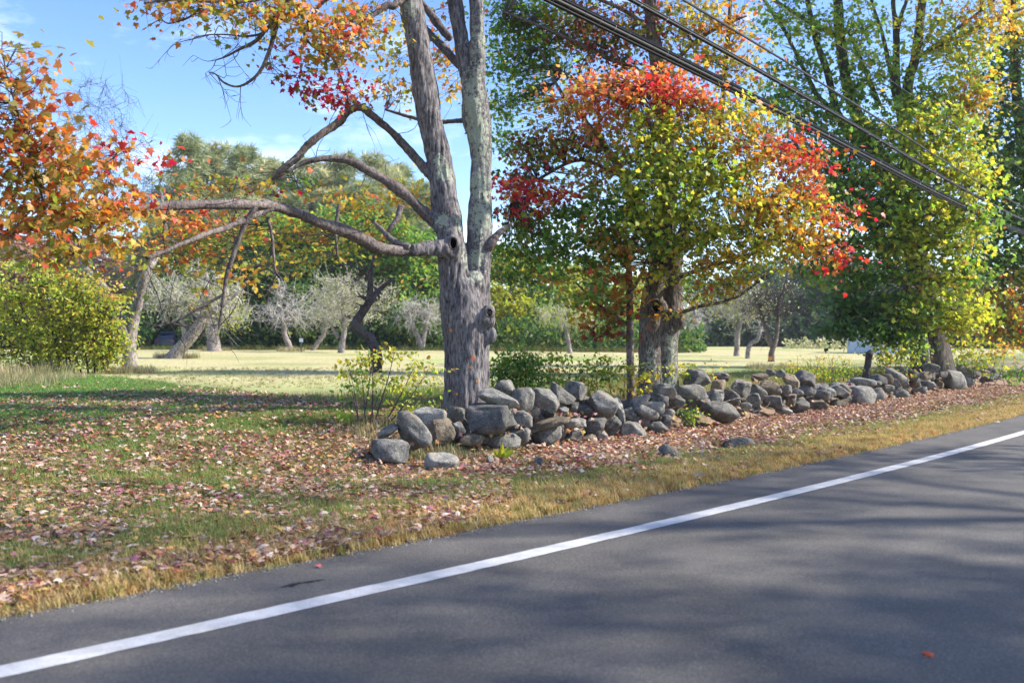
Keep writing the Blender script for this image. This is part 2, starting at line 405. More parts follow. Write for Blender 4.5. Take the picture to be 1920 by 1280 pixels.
# ------------------------------------------------------------------ stones
_bm = bmesh.new(); bmesh.ops.create_icosphere(_bm, subdivisions=4, radius=1.0); _bm.verts.ensure_lookup_table()
ICO_V = np.array([v.co[:] for v in _bm.verts]); ICO_F = np.array([[v.index for v in f.verts] for f in _bm.faces]); _bm.free()
_bm = bmesh.new(); bmesh.ops.create_icosphere(_bm, subdivisions=3, radius=1.0)
ICO3_V = np.array([v.co[:] for v in _bm.verts]); ICO3_F = np.array([[v.index for v in f.verts] for f in _bm.faces]); _bm.free()
def stone_mesh(dims, seed, blocky=.0, big=True):
    r = np.random.default_rng(seed); v = (ICO_V if big else ICO3_V).copy()
    e = .80-.34*blocky-.12*r.random()
    p = np.sign(v)*np.abs(v)**e; p /= np.max(np.abs(p), 0)
    for k in range(int(8+6*blocky+r.integers(0, 4))):
        n = r.normal(size=3); n /= np.linalg.norm(n); off = r.uniform(.55, .88)
        dd = p @ n; p = p-np.maximum(0, dd-off)[:, None]*n*.88
    p = p*(1+.34*(fbm(p*1.3+seed*.37, seed % 50, 2)-.5)[:, None]+.14*(fbm(p*4+seed*.11, seed % 41, 2)-.5)[:, None]+.04*(vnoise(p*12, seed % 31)-.5)[:, None])
    p = p/(p.max(0)-p.min(0))*np.array(dims); p -= (p.max(0)+p.min(0))/2
    return mesh_np('stone', p, [ICO_F if big else ICO3_F], None, True)
def place_stone(u, v, w, h, ang, t, seed, mt='stone', blocky=0., deep=None, parent=None, name='stone', big=True, extra=1.04):
    d = depth_at(u, t); k = d/F*extra
    W, H_ = w*k, h*k; dp = deep or max(.16, min(.62, .5*(W+H_)*(.85+.3*((seed*7919) % 100)/100)))
    o = obj(name, stone_mesh((W, dp, H_), seed, blocky, big), M[mt])
    o.location = P(u, v, d); o.rotation_euler = ((((seed*31) % 100)/100-.5)*.3, math.radians(ang), (((seed*57) % 100)/100-.5)*.45)
    if parent: adopt(o, parent)
    return o
wx, wy = to_xy(14., 4.2)
wall = empty('stone_wall', (wx, wy, gz(wx, wy)), 'tumbled dry-laid wall of grey fieldstones running beside the road', 'stone wall')
T0 = 3.78
ST = [  # u, v, w, h, tilt, t, material, blocky   (near section, picked out one by one)
(919,785,94,59,4,T0,'stone',.9),(933,748,76,30,28,T0+.1,'stonelight',.2),(949,730,42,38,8,T0+.35,'stone',.3),(980,749,42,46,6,T0+.1,'stone',.2),
(772,806,80,50,48,T0-.1,'stone',.1),(809,781,60,37,-6,T0+.15,'stonelight',.2),(854,777,36,30,0,T0+.25,'stone',0),(827,809,50,54,0,T0,'stonebrown',1.),
(732,847,74,50,8,T0-.2,'stone',.4),(727,808,44,20,-25,T0+.05,'stone',.1),(861,802,24,24,0,T0+.15,'stone',.3),(930,826,92,32,0,T0+.1,'stone',.8),(884,824,52,28,4,T0+.1,'stonebrown',.7),
(976,785,46,34,6,T0+.05,'stone',.1),(972,820,44,44,0,T0+.05,'stone',.6),(1001,770,23,30,10,T0+.15,'stonelight',.5),(1022,750,58,42,35,T0+.05,'stone',0),(1051,742,56,32,40,T0+.2,'stone',.2),
(1079,731,41,33,8,T0+.3,'stone',.3),(1091,752,28,22,10,T0+.35,'stone',.2),(1057,770,19,15,15,T0,'stone',0),(1073,763,20,24,10,T0+.1,'stone',.2),(1097,768,34,18,12,T0+.2,'stone',.1),
(1029,794,82,22,-21,T0-.1,'stonebrown',.8),(1026,817,54,40,6,T0-.05,'stone',.6),(1079,795,40,21,2,T0,'stonelight',.1),(1077,814,32,20,0,T0,'stone',.1),(1055,809,16,32,0,T0+.1,'stone',.4),
(1116,797,41,33,10,T0-.05,'stone',.2),(1144,798,30,44,28,T0+.05,'stone',.1),(1130,759,56,46,15,T0,'stone',.3),(1161,770,20,50,-16,T0+.1,'stonelight',.4),(1181,775,28,28,20,T0+.15,'stone',0),
(1129,816,21,18,0,T0-.15,'stonelight',.1),(1100,824,40,20,-12,T0,'stonebrown',.6),(1188,809,52,37,6,T0-.2,'stonelight',.4),(1231,802,40,25,3,T0-.1,'stone',.3),(1210,775,50,26,24,T0,'stone',.2),
(1202,751,38,19,-12,T0+.1,'stonelight',.3),(1224,765,42,26,3,T0+.1,'stonelight',.6),(1199,790,36,19,14,T0+.1,'stone',.3),(1246,734,42,30,6,T0+.15,'stone',.2),(1235,750,38,24,5,T0+.2,'stone',.3),
(1246,792,30,28,8,T0+.05,'stone',.2),(1250,776,30,20,0,T0+.15,'stonelight',.3),(1268,752,30,26,10,T0+.1,'stone',.2),(1080,781,18,11,0,T0+.2,'stone',.3),(1096,810,12,13,0,T0+.1,'stone',.4),
(1309,709,47,36,12,T0+.2,'stone',.6),(1300,734,56,28,3,T0+.05,'stonelight',.5),(1340,743,32,29,15,T0+.05,'stonelight',.4),(1348,725,28,30,18,T0+.15,'stonebrown',.5),(1351,705,32,16,12,T0+.3,'stone',.5),
(1370,745,26,40,-24,T0+.1,'stone',.5),(1388,729,38,36,20,T0+.15,'stone',.4),(1421,734,36,20,36,T0+.1,'stone',.2),(1424,708,34,17,2,T0+.3,'stonebrown',.2),(1445,699,20,16,0,T0+.4,'stone',.2),
(1463,700,18,15,0,T0+.4,'stone',.3),(1443,727,48,26,4,T0+.2,'stonebrown',.3),(1448,754,40,28,5,T0,'stone',.5),(1476,731,19,22,12,T0+.1,'stone',.1),(1485,716,36,24,46,T0+.25,'stonebrown',.3),
(1512,712,42,31,18,T0+.2,'stone',.3),(1483,750,20,24,0,T0+.05,'stonebrown',.1),(1495,739,24,21,20,T0+.1,'stone',.2),(1514,732,30,20,10,T0+.15,'stone',.7),(1470,770,30,17,0,T0-.1,'stonelight',1.),
(1501,764,38,26,0,T0,'stone',1.),(1533,762,34,29,0,T0,'stonebrown',1.),(1349,771,70,38,14,T0-.25,'stonelight',.7),(1399,764,20,20,0,T0-.05,'stonelight',.2),(1409,750,36,28,10,T0+.05,'stone',.4),(1320,757,40,24,0,T0+.1,'stone',.5),
(1569,734,42,23,15,T0+.1,'stone',.1),(1574,755,35,16,2,T0,'stonebrown',.2),(1541,742,32,21,10,T0+.05,'stone',.2),(1551,733,36,17,25,T0+.2,'stone',.1),(1586,733,28,17,42,T0+.15,'stonebrown',.1),(1589,749,15,12,0,T0+.1,'stone',.2),
(1620,744,50,40,14,T0-.05,'stonelight',.6),(1618,716,48,17,3,T0+.2,'stone',.1),(1647,720,15,13,0,T0+.2,'stone',.1),(1645,739,28,28,25,T0+.1,'stone',.3),(1647,712,32,18,22,T0+.3,'stone',.1),(1665,711,26,18,42,T0+.25,'stonebrown',.1),
(1665,729,20,17,15,T0+.1,'stone',.1),(1687,740,28,25,0,T0,'stone',.1),(1671,746,16,12,10,T0+.05,'stonebrown',.2),(1680,706,48,24,25,T0+.25,'stone',.2),(1678,718,17,16,0,T0+.15,'stone',.3),(1687,694,24,15,0,T0+.45,'stone',.2),
(1710,706,24,24,10,T0+.2,'stone',.3),(1745,691,27,20,0,T0+.3,'stone',.4),(1735,705,26,15,0,T0+.25,'stonebrown',.4),(1789,713,42,36,8,T0,'stonelight',.5),(1803,698,44,30,10,T0+.3,'stone',.3),(1814,715,20,16,0,T0+.1,'stone',.2),
(1716,721,20,16,0,T0+.1,'stonebrown',.3),(1741,722,24,17,0,T0+.1,'stone',.4),(1760,719,18,20,0,T0+.1,'stonebrown',.3),(1724,730,30,12,0,T0,'stone',.3),(1766,703,20,14,0,T0+.25,'stone',.3),
(1829,703,20,15,0,T0+.2,'stone',.2),(1843,698,18,13,0,T0+.3,'stonebrown',.2),(1848,710,22,14,0,T0+.1,'stone',.3),(1866,706,20,13,0,T0+.1,'stone',.2),(1862,695,16,11,0,T0+.3,'stone',.3),(1882,703,18,12,0,T0+.1,'stonebrown',.2),(1898,699,18,12,0,T0+.2,'stone',.2),(1914,697,18,13,0,T0+.1,'stone',.2)]
for k, (u, v, w, h, a, t, mt, bl) in enumerate(ST):
    place_stone(u, v, w, h, a, t, 100+k*13, mt, bl, parent=wall, big=k < 76)
# the core and far face of the wall, seen in the gaps and over the top
rr = np.random.default_rng(5)
fill_protos = [stone_mesh((1, 1, 1), 900+i*7, .3, False) for i in range(8)]
for s0 in np.arange(8.0, 34.0, .42):
    for lay in range(2):
        s1 = s0+rr.uniform(-.12, .12); t1 = T0+.50+rr.uniform(-.08, .16); x, y = to_xy(s1, t1)
        if (x+.70)**2+(y-13.9)**2 < .62 or (x-2.72)**2+(y-16.8)**2 < .5: continue
        o = obj('stone', fill_protos[int(rr.integers(0, 8))], M['stone'])
        o.scale = (rr.uniform(.34, .52), rr.uniform(.34, .5), rr.uniform(.24, .34)); o.rotation_euler = (rr.uniform(-.2, .2), rr.uniform(-.25, .25), rr.uniform(0, 6))
        low = .75 if s0 < 9.2 else 1.
        o.location = (x, y, (.12+.26*lay)*low+rr.uniform(-.03, .03)); adopt(o, wall)
# loose stones lying in front of the wall
def loose(u, v, w, h, a, seed, mt, bl, label):
    d = (CH-.02)*F/(v+h*.42-640)
    k = d/F; o = obj('fieldstone', stone_mesh((w*k*1.06, .8*(w+h)/2*k*1.2, h*k*1.25), seed, bl), M[mt]); o.location = P(u, v+h*.08, d+.12)-np.array([0, 0, .05]); o.rotation_euler = (.1, math.radians(a), (seed % 10)*.05)
    tag(o, label, 'stone', 'loose stones below the wall')
loose(1391,825,64,28,2,11,'stone',.5,'flat-topped grey boulder lying alone on the verge beyond the small round one')
loose(1252,842,44,30,22,22,'stone',.2,'rounded dark grey stone half sunk in leaves, tilted, below the hollow tree')
loose(828,862,62,40,10,36,'stonelight',.0,'pale mossy boulder sunk in dry grass in front of the wall end')
loose(1008,861,22,28,10,44,'stone',.5,'small dark upright shard of stone in the leaf litter')
loose(920,857,15,24,0,55,'stonelight',.3,'tiny pale stone upright in the leaves below the big slab')
loose(1764,764,34,10,6,66,'stone',.3,'thin flat dark stone on the far verge')
loose(834,841,11,17,0,77,'stonelight',.3,'little white stone chip standing beside the mossy boulder')

# ------------------------------------------------------------------ leaves
ML = np.array([(0,0),(.25,-.08),(.48,.10),(.34,.22),(.60,.52),(.30,.46),(.22,.60),(0,1.0),(-.22,.60),(-.30,.46),(-.60,.52),(-.34,.22),(-.48,.10),(-.25,-.08)])
def maple_proto(curl=.10, fold=.10):
    xy = np.vstack([[0, .33], ML]); z = -curl*(xy[:, 0]**2)*2.2-curl*(xy[:, 1]-.33)**2*1.3+fold*np.abs(xy[:, 0])*.6
    v = np.column_stack([xy[:, 0], xy[:, 1], z]); n = len(ML)
    return v, np.array([[0, 1+i, 1+(i+1) % n] for i in range(n)])
MS = np.array([(0,0),(.46,.12),(.55,.52),(.22,.55),(0,1.0),(-.22,.55),(-.55,.52),(-.46,.12)])
def maple_simple():
    v = np.column_stack([MS[:, 0], MS[:, 1], .10*np.abs(MS[:, 0])-.1*(MS[:, 1]-.4)**2])
    return v, np.array([[0, 1, 2, 3], [0, 3, 4, 5], [0, 5, 6, 7]])
def oval_proto(w=.28):
    v = np.array([(0,0,0),(w,.32,.08),(w*.8,.68,.04),(0,1,-.08),(-w*.8,.68,.04),(-w,.32,.08)])
    return v, np.array([[0, 1, 2, 3], [0, 3, 4, 5]])
PROTO = {'maple': maple_proto(), 'maple2': maple_simple(), 'oval': oval_proto(), 'long': oval_proto(.17)}
def frames(Y, Nn):
    Y = Y/(np.linalg.norm(Y, axis=1, keepdims=True)+1e-9); X = np.cross(Y, Nn); X /= np.linalg.norm(X, axis=1, keepdims=True)+1e-9
    return X, Y, np.cross(X, Y)
def scatter(mb, proto, pos, Y, Nn, size, col):
    v, f = PROTO[proto] if isinstance(proto, str) else proto
    X, Y, Z = frames(Y, Nn); n = len(pos); k = len(v)
    W = pos[:, None, :]+size[:, None, None]*(v[None, :, 0:1]*X[:, None]+v[None, :, 1:2]*Y[:, None]+v[None, :, 2:3]*Z[:, None])
    fs = ((np.arange(n)*k)[:, None, None]+f[None]).reshape(-1, f.shape[1])
    mb.add(W.reshape(-1, 3), [fs], np.repeat(col, k, 0))
PAL = {
 'red': [((.62, .075, .06), 4), ((.52, .05, .08), 3), ((.64, .20, .06), 2), ((.30, .22, .04), 1)],
 'crimson': [((.42, .03, .055), 5), ((.30, .025, .04), 3), ((.46, .10, .05), 1), ((.12, .13, .03), 2)],
 'darkred': [((.20, .04, .035), 3), ((.14, .11, .03), 3), ((.30, .06, .03), 2), ((.10, .13, .03), 2)],
 'coral': [((.68, .19, .09), 4), ((.64, .11, .085), 3), ((.70, .34, .11), 3), ((.52, .36, .10), 1), ((.32, .30, .09), 2)],
 'orange': [((.60, .26, .06), 4), ((.56, .16, .05), 2), ((.62, .38, .08), 3), ((.33, .29, .055), 3)],
 'rust': [((.44, .17, .055), 3), ((.36, .22, .05), 3), ((.24, .22, .05), 3), ((.46, .09, .045), 1)],
 'gold': [((.62, .42, .075), 4), ((.45, .41, .07), 3), ((.56, .27, .055), 2), ((.27, .32, .055), 2)],
 'olive': [((.31, .30, .05), 4), ((.23, .28, .05), 3), ((.46, .30, .06), 2), ((.48, .18, .05), 1)],
 'lime': [((.46, .48, .065), 4), ((.34, .43, .06), 4), ((.58, .48, .08), 2), ((.19, .31, .045), 2)],
 'green': [((.15, .27, .05), 4), ((.21, .33, .055), 3), ((.10, .20, .042), 3), ((.34, .38, .06), 1)],
 'dgreen': [((.075, .145, .038), 4), ((.11, .19, .042), 3), ((.05, .11, .03), 2), ((.20, .23, .045), 1)],
 'yellowgreen': [((.40, .40, .06), 4), ((.30, .35, .05), 3), ((.50, .42, .07), 2), ((.20, .27, .04), 2)],
 'leftleaf': [((.52, .20, .055), 4), ((.44, .13, .045), 3), ((.36, .24, .055), 3), ((.25, .22, .05), 3), ((.58, .33, .08), 2), ((.50, .07, .05), 1)],
 'limec': [((.30, .40, .06), 4), ((.22, .34, .055), 4), ((.42, .42, .07), 2), ((.12, .23, .04), 2)],
 'pale': [((.40, .40, .22), 3), ((.34, .37, .15), 3), ((.48, .44, .28), 2)],
 'rose': [((.36, .22, .17), 3), ((.30, .24, .16), 2), ((.40, .20, .13), 2)],
 'far': [((.05, .095, .05), 3), ((.07, .115, .05), 3), ((.10, .13, .05), 1)],
}
def pick(pal, n, rng):
    c = np.array([x[0] for x in PAL[pal]]); w = np.array([x[1] for x in PAL[pal]], float); w /= w.sum()
    return c[rng.choice(len(c), n, p=w)]
def cluster(center, rad, n, pal, size, rng, droop=.35, per=11, spread=.36, flat=.30):
    """sprays of leaves through an ellipsoid; returns leaves and spray centres"""
    center = np.asarray(center, float); rad = np.asarray(rad, float)
    m = max(2, int(n/per)); d = rng.normal(size=(m, 3)); d /= np.linalg.norm(d, axis=1, keepdims=True)
    rr_ = rng.random(m)**.42*rng.uniform(.85, 1.3, m); sc_ = center+d*rr_[:, None]*rad
    base = pick(pal, m, rng); k = rng.integers(0, m, n)
    outw = d*.7+rng.normal(size=(m, 3))*.4; outw[:, 2] *= .5
    outw /= np.linalg.norm(outw, axis=1, keepdims=True)
    along = rng.uniform(-1, 1, n); sp = spread*rng.uniform(.7, 1.3, m)
    side = rng.normal(size=(n, 3))*np.array([.5, .5, flat*.5])
    pos = sc_[k]+outw[k]*(along*sp[k])[:, None]+side*sp[k][:, None]
    Y = outw[k]*.6+rng.normal(size=(n, 3))*.55; Y[:, 2] -= droop
    Nn = rng.normal(size=(n, 3))*.60+np.array([.30, -.28, .62])
    same = rng.random(n) < .60; col = np.where(same[:, None], base[k], pick(pal, n, rng)); alt = (rng.random(n) < .10)[:, None]; col = np.where(alt, pick({'coral': 'lime', 'red': 'gold', 'lime': 'gold', 'green': 'olive', 'orange': 'olive', 'gold': 'orange', 'crimson': 'olive', 'darkred': 'green', 'olive': 'coral'}.get(pal, pal), n, rng), col)
    col = col*rng.uniform(.75, 1.2, (n, 1))*rng.uniform(.92, 1.08, (n, 3))
    sz = size*rng.uniform(.5, 1.2, n)
    return pos, Y, Nn, sz, col, sc_, outw, sp
def link_twigs(mb, src, sc_, outw, sp, r=.006, lim=2.6, C=None, sag=True):
    """twig from the nearest branch point to each spray, then along it"""
    src = np.asarray(src)
    dd = np.linalg.norm(sc_[:, None, :]-src[None], axis=2)+.6*np.maximum(0, src[None, :, 2]-sc_[:, None, 2])
    j = dd.argmin(1); A = src[j]; ok = dd[np.arange(len(sc_)), j] < lim
    B = sc_-outw*sp[:, None]*.6
    mid = (A+B)/2+RNG.normal(size=A.shape)*.07*np.linalg.norm(B-A, axis=1, keepdims=True)
    sticks(mb, A[ok], mid[ok], r*1.3, r, C); sticks(mb, mid[ok], B[ok], r, r*.75, C)
    sticks(mb, B, sc_+outw*sp[:, None], r*.75, r*.3, C)
LEAF_CACHE = {}
def leaf_mesh(proto, pal, q, matn):
    key = (proto, pal, q, matn)
    if key not in LEAF_CACHE:
        v, f = PROTO[proto]; c = np.array(PAL[pal][q][0]); LEAF_CACHE[key] = mesh_np('leaf', v, [f], np.tile(c, (len(v), 1)))
        LEAF_CACHE[key].materials.append(M[matn])
    return LEAF_CACHE[key]
def leaf_objects(parent, items, proto='maple', matn='leaf', name='leaf', fn=None):
    for (p, y, nn, s, pal, qi) in items:
        X, Y, Z = frames(np.array([y]), np.array([nn])); R = np.stack([X[0], Y[0], Z[0]], 1)*s
        mt = Matrix(((R[0, 0], R[0, 1], R[0, 2], p[0]), (R[1, 0], R[1, 1], R[1, 2], p[1]), (R[2, 0], R[2, 1], R[2, 2], p[2]), (0, 0, 0, 1)))
        o = bpy.data.objects.new(name, leaf_mesh(proto, pal, qi, matn)); COL.objects.link(o); o.matrix_basis = mt
        if parent is not None: adopt(o, parent)
        if fn: fn(o, pal, qi)

def px_path(lst, k=5):
    """(u, v, depth, half-width in photo px) -> smooth 3D path"""
    p = [P(u, v, d) for u, v, d, r in lst]; r = [r/F*d for u, v, d, r in lst]
    return catmull(p, r, k)
def crown(root, clusters, src, size, seed, proto='maple', parts=0, mat_='leaf', twig_r=.006, lim=2.6, spread=.34, twig_mat='twig', per=11, dens=1., droop=.35):
    rng = np.random.default_rng(seed); mb = MB(); tw = MB(); cand = []
    for (u, v, ru, rv, n, pal, d) in clusters:
        c = P(u, v, d); k = d/F
        pos, Y, Nn, sz, col, sc_, ow, sp = cluster(c, (ru*k, (ru+rv)/2*k, rv*k), max(4, int(n*dens)), pal, size*(.95 if d < 10.6 else 1.), rng, spread=spread, per=per, droop=droop)
        if parts:
            vis = (np.abs(pos[:, 0]/pos[:, 1]) < .565) & ((pos[:, 2]-CH)/pos[:, 1] < .376)
            cand.append((pos[:, 1]/sz+1e6*(~vis), pos, Y, Nn, sz, [pal]*len(pos), col))
        else: scatter(mb, proto, pos, Y, Nn, sz, col)
        link_twigs(tw, src, sc_, ow, sp, twig_r, lim)
    if parts:
        key = np.concatenate([c[0] for c in cand]); pos, Y, Nn, sz = [np.concatenate([c[i] for c in cand]) for i in (1, 2, 3, 4)]
        pals = sum([c[5] for c in cand], []); col = np.concatenate([c[6] for c in cand])
        o_ = np.argsort(key); a = o_[:parts]; rest = o_[parts:]
        items = []
        for i in a:
            cs = np.array([x[0] for x in PAL[pals[i]]]); qi = int(np.argmin(((cs-col[i])**2).sum(1)))
            items.append((pos[i], Y[i], Nn[i], sz[i], pals[i], qi))
        leaf_objects(root, items, proto, mat_)
        scatter(mb, proto, pos[rest], Y[rest], Nn[rest], sz[rest], col[rest])
    c = obj('crown', mb.mesh('crown'), M[mat_], root)
    if parts: c['kind'] = 'stuff'
    obj('twigs', tw.mesh('twigs'), M[twig_mat], root)
    return c

def fused_trunk(name, tubes, blobs, voxel, mt, root, spots, ridge=.018, zs=2.2, fr=11.):
    """several overlapping stems and burls grown into one skin, then given ridged bark"""
    mb = MB()
    for pts, rad in tubes: tube(mb, pts, rad, 20)
    for c, r, sc_ in blobs: mb.add(ICO3_V*np.array(sc_)*r+np.array(c), [ICO3_F])
    me = mb.mesh('tmp'); ob = bpy.data.objects.new('tmp', me); COL.objects.link(ob)
    md = ob.modifiers.new('r', 'REMESH'); md.mode = 'VOXEL'; md.voxel_size = voxel
    sm = ob.modifiers.new('s', 'SMOOTH'); sm.iterations = 4; sm.factor = .5
    dg = bpy.context.evaluated_depsgraph_get(); ev = ob.evaluated_get(dg); m2 = ev.to_mesh()
    n = len(m2.vertices); V = np.zeros(n*3, np.float32); m2.vertices.foreach_get('co', V); V = V.reshape(-1, 3).astype(float)
    NN = np.zeros(n*3, np.float32); m2.vertices.foreach_get('normal', NN); NN = NN.reshape(-1, 3)
    fl = [tuple(p.vertices) for p in m2.polygons]
    ev.to_mesh_clear(); bpy.data.objects.remove(ob); bpy.data.meshes.remove(me)
    w = fbm(V*np.array([1.3, 1.3, .7]), 61, 2)[:, None]*np.array([.22, .22, 0])
    q1 = np.abs(fbm((V+w)*np.array([fr, fr, zs]), 62, 2)-.5)*2; q2 = vnoise((V+w)*np.array([fr*2.6, fr*2.6, zs*3.5]), 63)
    V = V+NN*(ridge*(q1*1.6-.5)+ridge*.45*(q2-.5)+.02*(vnoise(V*1.7, 64)-.5))[:, None]
    f4 = np.array([f for f in fl if len(f) == 4]); f3 = np.array([f for f in fl if len(f) == 3]).reshape(-1, 3)
    me = mesh_np(name, V, [f4, f3], None, True)
    lv = np.zeros(n)
    for (c, r, a) in spots:
        lv = np.maximum(lv, a*(1-np.linalg.norm((V-np.array(c))*np.array([1, .6, .8]), axis=1)/r))
    at = me.attributes.new('lichen', 'FLOAT', 'POINT'); at.data.foreach_set('value', np.clip(lv, 0, 1).astype(np.float32))
    return obj(name, me, mt, root)

def hollow(root, u, v, d, ru, rv, mt, name='knot_hole'):
    k = d/F; a = np.linspace(0, 2*np.pi, 25)[:-1]; c = P(u, v, d)
    V = [c+np.array([0, .10, 0])]; F3 = []
    for j, (sc_, dy) in enumerate(((.45, .09), (.85, .05), (1.0, -.004))):
        for x in a: V.append(c+np.array([math.cos(x)*ru*k*sc_, dy, math.sin(x)*rv*k*sc_]))
    n = 24; f3 = np.array([[0, 1+i, 1+(i+1) % n] for i in range(n)]); f4 = []
    for j in range(2):
        for i in range(n): f4.append([1+j*n+i, 1+(j+1)*n+i, 1+(j+1)*n+(i+1) % n, 1+j*n+(i+1) % n])
    h = obj(name, mesh_np(name, np.array(V), [f3, np.array(f4)], None, True), M['hollow'], root)
    mb = MB(); ring = np.array([c+np.array([math.cos(x)*ru*k*1.18, .0+.006*math.sin(3*x), math.sin(x)*rv*k*1.15]) for x in np.linspace(0, 2*np.pi, 33)])
    tube(mb, ring, np.array([ru*k*.32*(1+.25*math.sin(x*2.3)) for x in range(33)]), 8, wob=.25, cap=False)
    obj('knot_collar', mb.mesh('knot_collar', True), mt, root)

# ------------------------------------------------------------------ the double-stemmed maple by the wall
dA = 13.9
bx = base_at(875, dA)
A = empty('maple_tree', bx, 'tall lichen-spotted maple with a forked trunk and long drooping limb at the wall end', 'tree')
def pl(lst, d=dA): return [(u, v, d, r) for u, v, r in lst]
lower = px_path(pl([(873,840,55),(874,800,49),(874,770,44.5),(875,700,42),(875,640,43.5),(871,600,44),(866,560,40),(860,525,32)]))
st1 = px_path(pl([(858,610,30),(851,540,29),(848,480,28),(844,440,26.5),(838,400,26),(830,350,25),(824,300,24.5),(803,213,24.5),(786,100,22.5),(768,0,21.5),(752,-120,19),(730,-300,14),(690,-480,8)], 13.85))
st2 = px_path(pl([(890,640,26),(896,570,24),(896,500,25.5),(899,440,24.5),(900,400,22.5),(902,300,21),(893,213,26),(888,165,23)], 14.05))
f1 = px_path(pl([(888,190,15),(872,125,15),(862,60,14.5),(852,0,14),(842,-100,12),(850,-260,8),(845,-420,4)], 14.1))
f2 = px_path(pl([(890,190,16),(896,125,15),(895,60,14.5),(894,0,14),(902,-150,11),(935,-320,7),(950,-450,3)], 14.0))
burl = [(P(908, 598, 13.72), .17, (1, .8, 1)), (P(917, 584, 13.66), .10, (1, .8, 1.1)), (P(914, 628, 13.75), .12, (1, .7, 1.3)), (P(850, 462, 13.62), .13, (1, .6, 1.3)), (P(890, 530, 13.85), .16, (1, .8, 1.2))]
flare = [px_path([(850,474,13.75,24),(824,467,13.62,16.5),(795,468,13.5,13.2),(770,470,13.4,12.6)]), px_path([(848,440,13.8,22),(815,414,13.76,13.8),(792,395,13.72,11.4)]), px_path([(832,356,13.8,17),(805,327,13.8,9.6),(785,303,13.8,8.4)]), px_path([(850,770,13.75,20),(838,810,13.65,17),(828,840,13.6,10)]), px_path([(895,770,13.7,20),(906,812,13.6,17),(915,842,13.55,8)])]
spA = []
for (u, v, r, a) in [(893,480,.22,1),(898,505,.2,.9),(900,440,.2,.9),(905,400,.3,1),(893,390,.26,.9),(895,340,.3,1),(905,280,.28,.9),(888,235,.34,1),(880,190,.3,1),(872,140,.3,1),(862,60,.22,.9),(895,60,.3,.9),(893,120,.26,.85),(898,20,.24,.8),(868,415,.16,.9),(822,300,.12,.9),(838,320,.15,.95),(829,410,.11,1),(765,12,.14,.9),(772,76,.1,.8),(848,450,.07,.6),(905,350,.3,.9),(915,450,.2,.8),(870,480,.1,.7),(792,130,.06,.8),(850,395,.06,.8)]:
    spA.append((P(u, v, 13.55), r*1.7, a*.75))
for k in range(26):
    spA.append((P(RNG.uniform(828, 915), RNG.uniform(80, 700), 13.5), .10, .5))
fused_trunk('trunk', [lower, st1, st2, f1, f2]+flare, burl, .021, M['barkA'], A, spA, .032, 2.0, 10.)
hollow(A, 850, 456, 13.40, 6.5, 10, M['limb'])
hollow(A, 918, 586, 13.535, 5, 7, M['limb'], 'burl_hollow')
